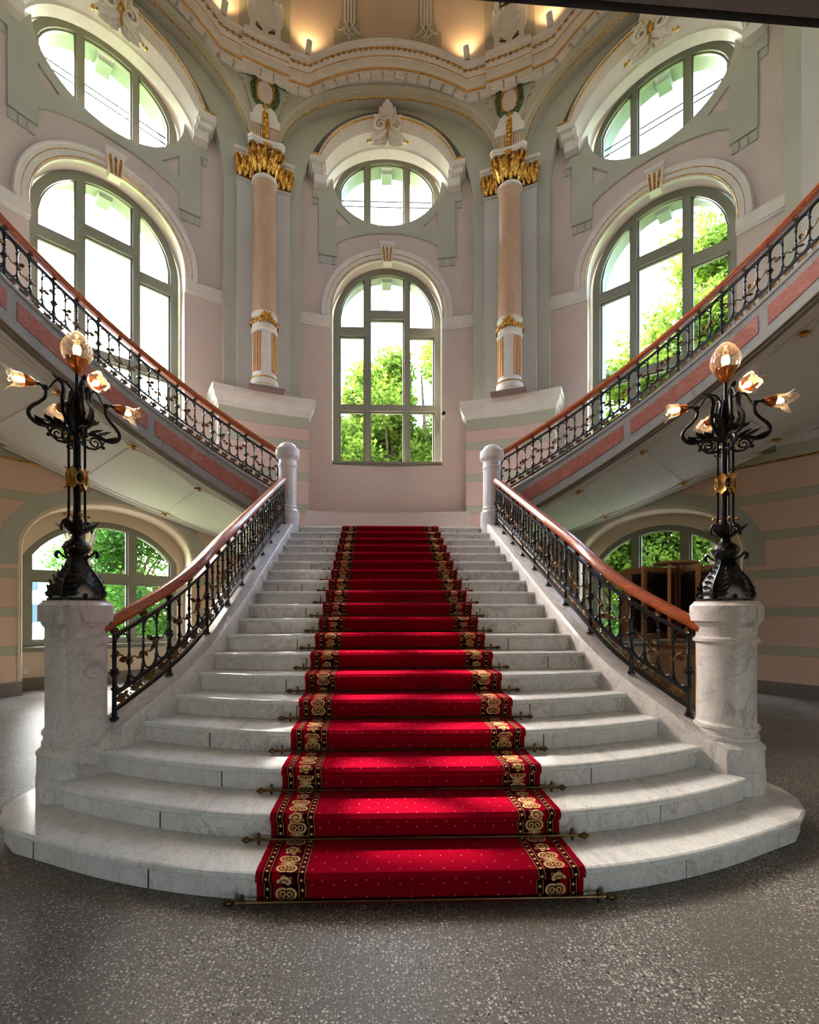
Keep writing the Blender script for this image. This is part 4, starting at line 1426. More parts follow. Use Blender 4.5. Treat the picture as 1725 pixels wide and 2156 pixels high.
# ================================================================== CURVED UPPER FLIGHTS
RI = 5.06
def zcb(phi): return 3.40 + 2.55 * math.radians(abs(phi) - 20)
for sg, side in ((-1, 'left'), (1, 'right')):
    fl = thing('curved_flight', 'curved upper stair flight with red marble panels sweeping up the %s wall' % side, 'staircase', cyl(sg * 20, RI, 2.6))
    A = [sg * (19.5 + k * 1.5) for k in range(43)]
    mb = MB()
    prof = [(RI + .30, -.2), (RI + .30, -.012), (RI + .29, 0), (RI - .0, 0), (RI - .012, -.012), (RI - .012, -.055), (RI, -.065), (RI, -.52), (RI + .02, -.53)]
    mb.loft([[cyl(a, R, zcb(a) + d) for a in A] for R, d in prof])
    mb.build('outer_string', 'marble_grey', fl, world=True, ang=30)
    mb = MB()
    prof = [(RI + .0, -.52), (RI - .005, -.525), (RI - .005, -.545), (RI + .03, -.565), (RI + .03, -.58), (RI + .08, -.60), (RI + .10, -.585)]
    mb.loft([[cyl(a, R, zcb(a) + d) for a in A] for R, d in prof])
    mb.build('string_moulding', 'soffit_brown', fl, world=True, ang=30)
    # red panels between grey stiles
    marks = [19.2, 25.4, 44.4, 63.4, 82]
    for m0, m1 in zip(marks, marks[1:]):
        a0, a1 = m0 + .6, m1 - .6
        N = max(3, int((a1 - a0) / 1.5))
        B = [sg * (a0 + (a1 - a0) * k / N) for k in range(N + 1)]
        mb = MB()
        mb.loft([[cyl(a, R, zcb(a) + d) for a in B] for R, d in ((RI + .004, -.148), (RI - .008, -.155), (RI - .008, -.385), (RI + .004, -.392))])
        mb.build('red_panel', 'marble_red', fl, world=True, ang=30)
    # soffit
    mb = MB()
    Rs = [RI + .08, 5.6, 6.4, 7.2, 8.0, 8.31]
    mb.loft([[cyl(a, R, zcb(a) - .575) for a in A] for R in Rs])
    sf = mb.build('soffit', 'soffit_cream', fl, world=True, ang=60)
    for R, rr in ((RI + .22, .020), (RI + .32, .012), (8.24, .035), (8.15, .018), (7.98, .012)):
        mb = MB(); mb.tube([cyl(a, R, zcb(a) - .58) for a in A], rr, 6); mb.build('soffit_moulding', 'soffit_cream', sf, world=True)
    for k in range(5):
        a = sg * (25.2 + 10.25 * k)
        z = zcb(a) - .58
        mb = MB(); mb.tube([cyl(a, R, z) for R in (RI + .34, 5.9, 6.5, 7.2, 7.96)], .016, 6)
        for R, dr in ((RI + .36, 1), (7.94, -1)):
            # concave corner pieces where the rib meets the edge mouldings
            for q in (-1, 1):
                mb.tube([cyl(a + q * (2.6 * (1 - c)) / (R / 6), R + dr * .16 * (c ** 2), zcb(a + q * (2.6 * (1 - c)) / (R / 6)) - .58) for c in [i / 8 for i in range(9)]], .010, 5)
        mb.build('soffit_rib', 'soffit_cream', sf, world=True)
        for R in (RI + .36, 7.93):
            c = Vector(cyl(a, R, z - .012))
            mb = MB()
            for i in range(6):
                w = 2 * PI * i / 6
                mb.leaf(c, (math.cos(w), math.sin(w), 0), (0, 0, -1), .095, .075, .3, 0, 4)
            mb.sphere(c + Vector((0, 0, -.03)), .032, 8)
            mb.build('gilded_rosette', 'gold_leaf', sf, world=True)
    # treads
    ns = 22
    for k in range(ns):
        a0 = 20 + 3.5 * k; a1 = a0 + 3.9
        z = LAND + (k + 1) * .1556
        mb = MB()
        P = [cyl(sg * a, R, 0)[:2] for R in (RI + .28, 6.1, 7.12) for a in (a0, a1)]
        P = [P[0], P[2], P[4], P[5], P[3], P[1]]
        mb.add([(x, y, z) for x, y in P] + [(x, y, z - .05) for x, y in P], [tuple(range(6)), tuple(range(11, 5, -1))] + [(i, (i + 1) % 6, 6 + (i + 1) % 6, 6 + i) for i in range(6)])
        mb.build('step', 'marble_tread', fl, world=True, smooth=False)
    def pts(s, sg=sg):
        a = 22.0 + math.degrees(s / (RI + .14))
        p = cyl(sg * a, RI + .14, zcb(a)); return p
    NM = 9
    L = 0.5385
    mods = [L * k for k in range(NM + 1)]
    rp_ = [pts(-.10 + (NM * L + .1) * k / 70) for k in range(71)]
    balustrade('flight_balustrade', 'black iron balustrade with leaf vines following the curved flight on the %s' % side, pts, mods, rp_)

# ================================================================== COLUMNS
def spiral(mb, c, e1, e2, r0, turns=1.6, thick=.02, n=20, nrm=None):
    pts = []
    for k in range(n + 1):
        th = turns * 2 * PI * k / n
        rr = r0 * (1 - .82 * k / n)
        pts.append(c + e1 * (rr * math.cos(th)) + e2 * (rr * math.sin(th)))
    mb.tube(pts, [thick * (1 - .4 * k / n) for k in range(n + 1)], 6)
for pc, side in ((-21.5, 'left'), (21.5, 'right')):
    RC = 7.06
    base = Vector(cyl(pc, RC, 6.0))
    a = math.radians(pc)
    Nn = Vector((-math.sin(a), -math.cos(a), 0)); T = Vector((math.cos(a), -math.sin(a), 0)); U = Vector((0, 0, 1))
    t = thing('marble_column', 'tan marble column with gilded capital %s of the middle window' % side, 'column', base, -a)
    # local axes: x = T, -y = towards the hall
    mb = MB(); mb.box((0, 0, .03), (.72, .66, .06)); mb.build('plinth', 'plinth_brown', t, smooth=False)
    mb = MB(); mb.lathe([(.30, .06), (.325, .075), (.33, .095), (.32, .115), (.29, .125), (.285, .13), (.285, .27), (.29, .275), (.29, .30), (.262, .33), (.255, .34), (.25, .345)], 36); mb.build('base', 'stucco_white', t, ang=30)
    for z, rr in ((.128, .29), (.278, .289)):
        mb = MB(); mb.tube([(rr * math.cos(2 * PI * k / 36), rr * math.sin(2 * PI * k / 36), z) for k in range(36)], .012, 6, closed=True); mb.build('gilded_ring', 'gold_leaf', t)
    mb = MB(); mb.lathe([(.25, .34), (.25, 1.26), (.262, 1.27), (.272, 1.285), (.272, 1.30), (.262, 1.31), (.255, 1.32), (.255, 1.60), (.27, 1.615), (.27, 1.64), (.25, 1.65)], 36); mb.build('drum', 'stucco_white', t, ang=30)
    for q in range(8):                     # fluted brown panels either side of white strips
        a0 = -PI / 2 + (q - 3.5) * PI / 4 + PI / 8
        if q % 2: continue
    for c0 in (-PI / 2 - .87, -PI / 2 + .87, PI / 2 - .6, PI / 2 + .6):
        mb = MB()
        mb.lathe([(.249, .40), (.256, .405), (.256, 1.225), (.249, 1.23)], 6, (0, 0, 0), c0 - .42, c0 + .42)
        fp_ = mb.build('flute_panel', 'flute_brown', t)
        for k in range(4):
            w = c0 - .32 + .213 * k
            mb = MB(); mb.tube([(.256 * math.cos(w), .256 * math.sin(w), .42), (.256 * math.cos(w), .256 * math.sin(w), 1.21)], .012, 6); mb.build('reed', 'gold_paint', fp_)
    mb = MB()
    for k in range(26):
        w = 2 * PI * k / 26
        d = Vector((math.cos(w), math.sin(w), 0)); tg = Vector((-math.sin(w), math.cos(w), 0))
        zz = 1.47 - .06 * abs(math.sin(2 * w + PI))
        mb.leaf(d * .262 + U * zz, tg * (1 if k % 2 else -1) + U * .3, d, .12, .10, .3, 2, 5)
        mb.leaf(d * .262 + U * (zz + .05), tg * (-1 if k % 2 else 1) - U * .3, d, .1, .09, .3, 2, 5)
        mb.sphere(d * .275 + U * zz, .022, 6)
    mb.build('garland', 'gold_leaf', t)
    mb = MB()
    c = Vector((0, -.285, 1.50))
    mb.sphere(c, .05, 10, (1, .6, 1.3))
    for k in range(9):
        w = 2 * PI * k / 9
        mb.leaf(c, Vector((math.cos(w), -.1, math.sin(w))), (0, -1, 0), .13, .07, .3, 2, 5)
    spiral(mb, c + Vector((-.09, -.01, -.05)), Vector((1, 0, 0)), U, .05, thick=.012); spiral(mb, c + Vector((.09, -.01, -.05)), Vector((-1, 0, 0)), U, .05, thick=.012)
    mb.build('cartouche', 'gold_leaf', t)
    mb = MB()
    mb.lathe([(.248, 1.64), (.246, 2.4), (.240, 3.2), (.232, 3.9), (.225, 4.385)], 40); mb.build('shaft', 'marble_tan', t, ang=60)
    mb = MB(); mb.lathe([(.225, 4.375), (.262, 4.385), (.268, 4.41), (.262, 4.435), (.235, 4.45), (.23, 4.46)], 36); mb.build('astragal', 'stucco_white', t, ang=40)
    mb = MB(); mb.lathe([(.226, 4.45), (.228, 4.6), (.24, 4.75), (.28, 4.87), (.33, 4.93), (.33, 4.95)], 28); mb.build('capital_bell', 'gold_dark', t)
    cap = MB()
    for row, (z, L, W, r0, n, ph) in enumerate(((4.455, .25, .13, .23, 9, 0), (4.50, .36, .13, .235, 9, .5), (4.60, .30, .085, .25, 18, .25))):
        for k in range(n):
            w = 2 * PI * (k + ph) / n
            d = Vector((math.cos(w), math.sin(w), 0))
            cap.leaf(d * (r0 + .012) + U * z, U + d * (.22 + .1 * row), d, L, W, .5, 4, 10, .45)
    for k in range(4):
        w = PI / 4 + k * PI / 2
        d = Vector((math.cos(w), math.sin(w), 0)); tg = Vector((-d.y, d.x, 0))
        for q in (-1, 1):
            spiral(cap, d * .37 + U * 4.84 + tg * .05 * q, -d, U, .105, 1.8, .024)
            cap.leaf(d * .26 + tg * .05 * q + U * 4.62, U + d * .5, d, .26, .08, .4, 3)
        w2 = k * PI / 2; d2 = Vector((math.cos(w2), math.sin(w2), 0)); tg = Vector((-d2.y, d2.x, 0))
        for i in range(7):
            q = 2 * PI * i / 7
            cap.leaf(d2 * .33 + U * 4.94, tg * math.cos(q) + U * math.sin(q), d2, .085, .055, .3, 0, 4)
        for q in (-1, 1): spiral(cap, d2 * .29 + tg * .10 * q + U * 4.83, -tg * q, U, .06, 1.5, .014)
    cap.build('capital', 'gold_leaf', t)
    mb = MB()
    def abac(hw, sc):
        P = []
        for k in range(4):
            w = k * PI / 2 - PI / 4
            d = Vector((math.cos(w), math.sin(w), 0)); tg = Vector((-d.y, d.x, 0))
            P += [d * hw - tg * .05, d * hw + tg * .05]
            w2 = w + PI / 4; P += [Vector((math.cos(w2 - .3), math.sin(w2 - .3), 0)) * hw * sc, Vector((math.cos(w2), math.sin(w2), 0)) * hw * (sc - .03), Vector((math.cos(w2 + .3), math.sin(w2 + .3), 0)) * hw * sc]
        return P
    mb.loft([[p + U * z for p in abac(h, s_)] for h, s_, z in ((.42, .72, 4.95), (.45, .72, 4.955), (.45, .72, 4.985), (.48, .72, 4.995), (.48, .72, 5.06), (.3, .9, 5.065))], closed=True)
    mb.build('abacus', 'stucco_white', t, ang=30)
    # half capitals of the pilaster either side
    for sg in (-1, 1):
        x0 = sg * .395
        mb = MB(); mb.box((x0, .10, 4.655), (.30, .16, .41)); mb.build('side_bell', 'gold_dark', t, smooth=False)
        mb = MB()
        for z, L, W, n in ((4.46, .20, .11, 3), (4.52, .28, .10, 4), (4.62, .22, .07, 5)):
            for k in range(n):
                x = x0 + (k - (n - 1) / 2) * (.30 / n)
                mb.leaf((x, .012, z), U + Vector((.25 * (k - (n - 1) / 2), -.3, 0)), (0, -1, 0), L, W, .5, 4, 8, .45)
        for q in (-.11, .13):
            spiral(mb, Vector((x0 + sg * q, -.04, 4.80)), Vector((-sg, 0, 0)), U, .07, 1.7, .016)
        mb.build('side_capital', 'gold_leaf', t)
        mb = MB(); mb.box((x0 + sg * .01, .08, 4.88), (.36, .24, .05)); mb.box((x0 + sg * .02, .07, 4.94), (.42, .30, .07)); mb.build('side_abacus', 'stucco_white', t, smooth=False)

    # fluted plaque above the capital
    pl = thing('wall_plaque', 'white stucco plaque with gilded centre strip above the %s gilded capital' % side, 'plaque', cyl(pc, 7.04, 11.3), -a)
    mb = MB(); f = lambda s, z, k: (s, .02 if k else -.07, z)
    panel(mb, [(-.25, -.3), (.25, -.3), (.25, .28), (-.25, .28)], [], f, 0)
    f2 = lambda s, z, k: (s, .02 if k else -.10, z)
    top_ = [(-.30, .24), (.30, .24), (.30, .40), (.25, .42), (.235, .50), (.19, .59), (.11, .65), (0, .675), (-.11, .65), (-.19, .59), (-.235, .50), (-.25, .42), (-.30, .40)]
    panel(mb, top_, [], f2, 0)
    mb.build('tablet', 'stucco_white', pl)
    for sg in (-1, 1):
        for k in range(4):
            x = sg * (.095 + .045 * k)
            mb = MB(); mb.tube([(x, -.072, -.3), (x, -.072, .225)], .012, 6); mb.build('reed', 'gold_paint', pl)
    mb = MB()
    panel(mb, [(-.058, -.3), (.058, -.3), (.058, .48), (.03, .53), (-.03, .53), (-.058, .48)], [], lambda s, z, k: (s, -.09 if k else -.125, z), 0)
    for k in range(9):
        mb.leaf((0, -.125, -.25 + .085 * k), (0.3 * (-1) ** k, -.1, 1), (0, -1, 0), .11, .085, .3, 2, 5)
        mb.sphere((0, -.13, -.24 + .085 * k), .02, 6)
    mb.build('gilded_strip', 'gold_leaf', pl)

    # wreathed medallion
    md = thing('wall_medallion', 'oval pink medallion in a green laurel wreath %s of the middle arch' % side, 'medallion', cyl(pc, 7.03, 12.27), -a)
    mb = MB()
    panel(mb, [(-.52, .32), (.52, .32), (.52, .14), (.44, .12), (.44, .0), (.38, -.02), (.30, -.30), (.26, -.42), (.26, -.72), (-.26, -.72), (-.26, -.42), (-.30, -.30), (-.38, -.02), (-.44, 0), (-.44, .12), (-.52, .14)], [], lambda s, z, k: (s, .02 if k else -.03, z), 0)
    mb.build('backing', 'plaster_green', md)
    mb = MB(); panel(mb, ellipse(.185, .26, 0, 32), [], lambda s, z, k: (s, 0 if k else -.045, z), 0); mb.build('disc', 'plaster_pink', md)
    mb = MB(); mb.tube([(x, -.055, z) for x, z in ellipse(.195, .27, 0, 36)], .02, 6, closed=True); mb.tube([(x, -.05, z) for x, z in ellipse(.165, .24, 0, 36)], .008, 5, closed=True); mb.build('oval_frame', 'gold_leaf', md)
    mb = MB()
    mb.tube([(x, -.045, z) for x, z in ellipse(.255, .335, 0, 36)], .045, 6, closed=True)
    rr = random.Random(3)
    for k in range(110):
        w = 2 * PI * k / 110
        x, z = .255 * math.cos(w), .335 * math.sin(w)
        o = rr.uniform(-.04, .04)
        d = Vector((-math.sin(w) * (1 if x < 0 else -1) + rr.uniform(-.5, .5), -.3, math.cos(w) * (1 if x < 0 else -1) + rr.uniform(-.5, .5)))
        mb.leaf((x + o * math.cos(w), -.075, z + o * math.sin(w)), d, (0, -1, 0), .075, .04, .2, 0, 4)
    mb.build('laurel_wreath', 'wreath_green', md)
    for z, nm in ((.335, 'ribbon'), (-.335, 'ribbon')):
        mb = MB()
        mb.sphere((0, -.10, z), .028, 8); mb.leaf((0, -.1, z), (1, 0, -.2), (0, -1, 0), .07, .04, .2, 0, 4); mb.leaf((0, -.1, z), (-1, 0, -.2), (0, -1, 0), .07, .04, .2, 0, 4); mb.tube([(0, -.1, z), (0, -.08, z + (.1 if z > 0 else -.06))], .016, 6)
        mb.build(nm, 'gold_leaf', md)

# ================================================================== UPLIGHTS ON THE CORNICE
ul = None
for pc, lab in ((-28.6, 'white cornice spotlight at the far left of the four'), (-14.4, 'white cornice spotlight left of the middle arch'), (14.4, 'white cornice spotlight right of the middle arch'), (28.6, 'white cornice spotlight at the far right of the four')):
    p = Vector(cyl(pc, 6.80, zc(pc) + .47))
    t = thing('cornice_spotlight', lab, 'spotlight', p, -math.radians(pc), 'white spotlights standing on the cornice')
    q = 1 if pc < 0 else -1
    ax = Vector((.12 * q, -.10, .97)).normalized()
    mb = MB(); mb.tube([Vector((0, 0, .05)), Vector((0, 0, .05)) + ax * .27], .062, 14); mb.build('housing', 'white_plastic', t)
    mb = MB(); mb.box((.03 * q, 0, .03), (.05, .03, .06)); mb.box((0, 0, .008), (.1, .06, .016)); mb.build('bracket', 'white_plastic', t)
    mb = MB(); mb.tube([Vector((0, 0, .05)) + ax * .27, Vector((0, 0, .05)) + ax * .30], [.058, .04], 14); mb.build('lamp_face', 'bulb_white', t)
    ld = bpy.data.lights.new('spot_warm', 'SPOT'); ld.energy = 26; ld.color = (1.0, .68, .34); ld.spot_size = math.radians(120); ld.spot_blend = .8; ld.shadow_soft_size = .05
    lo = bpy.data.objects.new('lamp_beam', ld); COL.objects.link(lo); lo.parent = t
    lo.location = Vector((0, 0, .05)) + ax * .34
    lo.rotation_euler = Vector((0, .42, .9)).to_track_quat('-Z', 'Y').to_euler()

# ================================================================== CANDELABRA
def candelabra(sg, rot, lab):
    t = thing('candelabra_lamp', lab, 'lamp', (sg * PILL[0], PILL[1], 1.54), 0)
    mb = MB(); mb.lathe([(.175, 0), (.18, .004), (.18, .016), (.172, .02), (.0, .02)], 32); mb.build('base_plate', 'black_iron', t)
    mb = MB(); mb.lathe([(.155, .02), (.152, .05), (.138, .085), (.11, .115), (.07, .135), (.03, .14), (0, .14)], 28); mb.build('marble_dome', 'marble_white', t, ang=60)
    for k in range(4):
        w = rot + PI / 4 + k * PI / 2
        d = Vector((math.cos(w), math.sin(w), 0)); tg = Vector((-d.y, d.x, 0)); U = Vector((0, 0, 1))
        prof = [(.172, .02), (.174, .06), (.165, .10), (.145, .145), (.115, .19), (.085, .23), (.065, .265), (.052, .30), (.05, .325)]
        mb = MB()
        rows = []
        for i, (r, z) in enumerate(prof):
            f = i / (len(prof) - 1)
            wd = .015 + .128 * math.sin(PI * min(1, f * 1.02)) ** .8 * (.75 + .35 * abs(math.sin(f * 4.5 * PI))) * (1 - .45 * f) + .02 * f
            c = d * r + U * z
            ang = wd / r
            def at(q): 
                w_ = w + q * ang * .95
                return Vector((math.cos(w_) * (r + .006 * abs(q)), math.sin(w_) * (r + .006 * abs(q)), z))
            rows.append([at(-1), at(-.55) * 1.0, at(-.15), at(0) * 1.0 + d * .012, at(.15), at(.55), at(1)])
        mb.loft(rows)
        mb.tube([d * (r + .01) + U * z for r, z in prof], [.012, .011, .011, .01, .01, .009, .008, .008, .008], 6)
        for s_ in (-1, 1):
            for i, (r, z) in enumerate(((.178, .045), (.172, .085), (.158, .125), (.136, .165), (.108, .205), (.084, .24))):
                q_ = w + s_ * .10
                dd = Vector((math.cos(q_), math.sin(q_), 0)); tt = Vector((-dd.y, dd.x, 0)) * s_
                mb.leaf(dd * (r + .004) + U * z, tt + U * (.35 if i else .1) - dd * .25, dd, .085 - .009 * i, .04, .3, 2, 6)
        # curl at the top
        pts = [d * (.05 + .075 * math.sin(q) ) + U * (.31 + .035 * (1 - math.cos(q * 1.6))) for q in [i * .16 for i in range(7)]]
        pts += [d * (.115 + .028 * math.cos(q)) + U * (.335 + .028 * math.sin(q)) for q in (1.2, .6, 0, -.6, -1.2)]
        mb.tube(pts, [.008] * 7 + [.009, .012, .014, .011, .006], 6)
        mb.build('acanthus_foot', 'black_iron', t)
        w2 = w + PI / 4; d2 = Vector((math.cos(w2), math.sin(w2), 0))
        mb = MB(); mb.sphere(d2 * .165 + U * .035, .017, 8); mb.build('stud', 'black_iron', t)
    mb = MB()
    mb.lathe([(.05, .30), (.045, .325), (.05, .335), (.075, .35), (.087, .375), (.085, .40), (.07, .425), (.045, .44), (.034, .455), (.034, .47), (.028, .48)], 24, lob=8, amp=.03)
    mb.build('vase_knop', 'black_iron', t)
    mb = MB()
    for k in range(6):
        w = rot + 2 * PI * k / 6; mb.sphere((.092 * math.cos(w), .092 * math.sin(w), .385), .009, 6)
    mb.build('gilded_stud', 'gold_leaf', t)
    mb = MB()
    for k in range(4):
        w = rot + PI / 4 + k * PI / 2; d = Vector((math.cos(w), math.sin(w), 0)); U = Vector((0, 0, 1))
        mb.leaf(d * .02 + U * .47, d * .9 + U * .55, -d + U, .17, .085, .22, 2, 7)
        w2 = w + PI / 4; d2 = Vector((math.cos(w2), math.sin(w2), 0))
        mb.leaf(d2 * .02 + U * .47, d2 * .3 + U, -d2, .15, .06, -.1, 3, 7)
        spiral(mb, d * .055 + U * .535, d, U, .03, 1.3, .008)
    mb.build('leaf_crown', 'black_iron', t)
    mb = MB(); mb.lathe([(.026, .46), (.030, .56), (.024, .62), (.022, 1.18), (.028, 1.22), (.034, 1.30), (.028, 1.42), (.022, 1.5), (.012, 1.52), (.011, 1.67)], 14); mb.build('stem', 'black_iron', t)
    for k in range(4):
        w = rot + k * PI / 2; d = Vector((math.cos(w), math.sin(w), 0)); U = Vector((0, 0, 1))
        mb = MB()
        mb.tube([d * .095 + U * .50, d * .10 + U * .54, d * .085 + U * .575, d * .06 + U * .585, d * .052 + U * .61, d * .052 + U * .8, d * .052 + U * 1.0, d * .052 + U * 1.21], .0085, 6)
        mb.build('side_rod', 'black_iron', t)
        for z in (.622, 1.19):
            mb = MB(); mb.sphere(d * .078 + U * z, .013, 8); mb.tube([d * .03 + U * z, d * .075 + U * z], .006, 5); mb.build('gilded_ball', 'gold_paint', t)
    mb = MB()
    for k in range(4):
        w = rot + PI / 4 + k * PI / 2; d = Vector((math.cos(w), math.sin(w), 0)); U = Vector((0, 0, 1))
        for s_ in (-1, 1):
            mb.leaf(d * .045 + U * .885, U * s_ + d * .1, d, .085, .07, .2, 2, 6)
        w2 = w + PI / 4; d2 = Vector((math.cos(w2), math.sin(w2), 0)); tg = Vector((-d2.y, d2.x, 0))
        mb.tube([d2 * .06 + tg * (.027 * math.cos(q)) + U * (.885 + .042 * math.sin(q)) for q in [2 * PI * i / 12 for i in range(12)]], .007, 5, closed=True)
        mb.tube([d2 * .055 + U * .94, d2 * .085 + U * .965], [.008, .003], 5); mb.tube([d2 * .055 + U * .83, d2 * .085 + U * .805], [.008, .003], 5)
    mb.build('gilded_collar', 'gold_paint', t)
    # hub foliage
    mb = MB()
    for k in range(8):
        w = rot + k * PI / 4; d = Vector((math.cos(w), math.sin(w), 0)); U = Vector((0, 0, 1))
        mb.leaf(d * .03 + U * 1.22, U + d * .35, d, .20, .07, .25, 3, 7)
        mb.tube([d * .03 + U * 1.25, d * .05 + U * 1.36, d * .035 + U * 1.46, d * .012 + U * 1.52], [.012, .009, .008, .006], 5)
    mb.build('hub_leaves', 'black_iron', t)
    for k in range(4):
        w = rot + k * PI / 2; d = Vector((math.cos(w), math.sin(w), 0)); U = Vector((0, 0, 1)); tg = Vector((-d.y, d.x, 0))
        def P(r, z): return d * (r * .92) + U * (z - .035)
        mb = MB()
        main = [P(.03, 1.24), P(.08, 1.27), P(.14, 1.275), P(.20, 1.255), P(.26, 1.255), P(.305, 1.285), P(.315, 1.325), P(.29, 1.365), P(.25, 1.40), P(.215, 1.44), P(.205, 1.485), P(.22, 1.515), P(.245, 1.53)]
        # smooth it
        sm = []
        for i in range(len(main) - 1):
            p0 = main[max(0, i - 1)]; p1 = main[i]; p2 = main[i + 1]; p3 = main[min(len(main) - 1, i + 2)]
            for f in (0, .33, .66):
                sm.append(0.5 * ((2 * p1) + (p2 - p0) * f + (2 * p0 - 5 * p1 + 4 * p2 - p3) * f * f + (3 * p1 - p0 - 3 * p2 + p3) * f ** 3))
        sm.append(main[-1])
        mb.tube(sm, [.017 - .008 * i / len(sm) for i in range(len(sm))], 7)
        # upper tendril
        tend = [P(.215, 1.50), P(.18, 1.53), P(.155, 1.575), P(.13, 1.60), P(.10, 1.585), P(.09, 1.54), P(.10, 1.47), P(.10, 1.40), P(.075, 1.33), P(.045, 1.28)]
        mb.tube(tend, [.006, .006, .007, .009, .012, .014, .014, .012, .01, .009], 6)
        mb.tube([P(.155, 1.575), P(.125, 1.615), P(.07, 1.60), P(.03, 1.55)], [.006, .007, .007, .006], 5)
        mb.leaf(P(.13, 1.60), d * .6 + U * .4, U, .05, .03, .3, 0, 5)
        # lower scrolls
        spiral(mb, P(.13, 1.215), d, U, .045, 1.5, .009)
        mb.tube([P(.03, 1.19), P(.08, 1.165), P(.13, 1.168), P(.175, 1.20), P(.20, 1.245)], [.01, .01, .009, .008, .006], 6)
        mb.sphere(P(.19, 1.195), .014, 8); mb.sphere(P(.21, 1.515), .022, 8)
        for q, (r, z) in enumerate(((.09, 1.28), (.15, 1.28), (.21, 1.255))):
            for s_ in (-1, 1):
                mb.leaf(P(r, z), d * .9 + tg * s_ * .6 + U * .25, U, .10, .055, .3, 2, 6)
        arm = mb.build('arm', 'black_iron', t)
        # socket, cup, shade and bulb along an axis that points outwards
        ax = (d * .98 + U * (-.12)).normalized(); c = P(.245, 1.53); s2 = ax.cross(tg)
        def LL(prof, n, lob=0, amp=0.0, ripple=0.0):
            mb = MB()
            rows = []
            for r, h in prof:
                row = []
                for i in range(n):
                    q = 2 * PI * i / n
                    f = 1 + (amp * math.cos(lob * q) * (h / prof[-1][1]) ** 2 if lob else 0)
                    row.append(c + ax * (h + (ripple * math.cos(lob * q) * max(0, (h / prof[-1][1]) - .6))) + (tg * math.cos(q) + s2 * math.sin(q)) * r * f)
                rows.append(row)
            mb.loft(rows, closed=True)
            return mb
        LL([(.0, -.005), (.012, 0), (.013, .02), (.018, .025)], 10).build('socket', 'black_iron', arm)
        LL([(.014, .022), (.026, .035), (.036, .06), (.04, .085), (.041, .095)], 12, 6, .08).build('cup', 'copper_cup', arm)
        LL([(.032, .055), (.040, .085), (.046, .115), (.047, .14), (.052, .16), (.066, .18), (.078, .187)], 24, 4, .16, .06).build('tulip_shade', 'shade_glass', arm)
        LL([(.0, .05), (.012, .055), (.014, .09), (.020, .11), (.022, .125), (.017, .145), (.0, .155)], 10).build('bulb', 'bulb_warm', arm)
        ld = bpy.data.lights.new('bulb_light', 'POINT'); ld.energy = 1.6; ld.color = (1.0, .62, .28); ld.shadow_soft_size = .03
        lo = bpy.data.objects.new('bulb_light', ld); COL.objects.link(lo); lo.parent = t; lo.location = c + ax * .17
    mb = MB(); mb.lathe([(.012, 1.655), (.03, 1.67), (.05, 1.70), (.066, 1.735), (.074, 1.755), (.07, 1.757)], 24, lob=6, amp=.07); mb.build('top_cup', 'copper_cup', t)
    mb = MB(); mb.lathe([(.062, 1.735), (.088, 1.765), (.101, 1.80), (.10, 1.835), (.086, 1.875), (.062, 1.915), (.034, 1.945), (.012, 1.958), (0, 1.96)], 28); mb.build('top_shade', 'shade_glass', t)
    mb = MB(); mb.lathe([(.012, 1.72), (.016, 1.77), (.024, 1.80), (.028, 1.825), (.022, 1.855), (0, 1.865)], 12); mb.build('top_bulb', 'bulb_warm', t)
    ld = bpy.data.lights.new('bulb_light', 'POINT'); ld.energy = 1.8; ld.color = (1.0, .62, .28); ld.shadow_soft_size = .03
    lo = bpy.data.objects.new('bulb_light', ld); COL.objects.link(lo); lo.parent = t; lo.location = (0, 0, 1.9)
    return t
candelabra(-1, math.radians(50), 'black iron candelabra lamp with glass tulips on the left marble pillar')
candelabra(1, math.radians(-16), 'black iron candelabra lamp with glass tulips on the right marble pillar')

# ================================================================== PICTURE STAND (right, under the flight)
SX, SY = 4.86, 7.95
st = thing('picture_stand', 'oak picture stand with hinged framed leaves before the ground-floor window', 'display stand', (SX, SY, 0))
mb = MB()
mb.lathe([(.50, 0), (.50, .10), (.47, .12), (.44, .16), (.42, .19), (.40, .20), (.40, .86), (.43, .885), (.45, .90), (.47, .92), (.47, .965), (.2, .97), (.0, .97)], 8)
mb.build('pedestal', 'wood_oak', st, ang=25)
mb = MB(); mb.lathe([(.07, .96), (.07, 2.26), (.35, 2.27), (.36, 2.30), (.34, 2.315), (0, 2.32)], 12); mb.build('core', 'wood_oak', st, ang=30)
NL = 13
for k in range(NL):
    w = 2 * PI * (k + .35) / NL
    rr0, rr1, z0, z1 = .12, .84, 1.02, 2.21
    d = Vector((math.cos(w), math.sin(w), 0)); tg = Vector((-d.y, d.x, 0))
    mb = MB(); panel(mb, rect(rr0, rr1, z0, z1), [rect(rr0 + .08, rr1 - .08, z0 + .08, z1 - .08)], lambda s, z, q: tuple(d * s + tg * (.022 if q else -.022) + Vector((0, 0, z))), 0, back=True)
    fr_ = mb.build('framed_leaf', 'wood_oak', st)
    for q in (-1, 1):
        mb = MB(); panel(mb, rect(rr0 + .08, rr1 - .08, z0 + .08, z1 - .08), [], lambda s, z, k_: tuple(d * s + tg * (q * .008) + Vector((0, 0, z))), 0, depth=False)
        pc_ = mb.build('backing_sheet', 'mat_board', fr_, smooth=False)
        mb = MB(); panel(mb, rect(rr0 + .10, rr1 - .10, z0 + .10, z1 - .10), [], lambda s, z, k_: tuple(d * s + tg * (q * .011) + Vector((0, 0, z))), 0, depth=False)
        mb.build('picture', 'picture_%d' % ((k + (q > 0)) % 4), fr_, smooth=False)

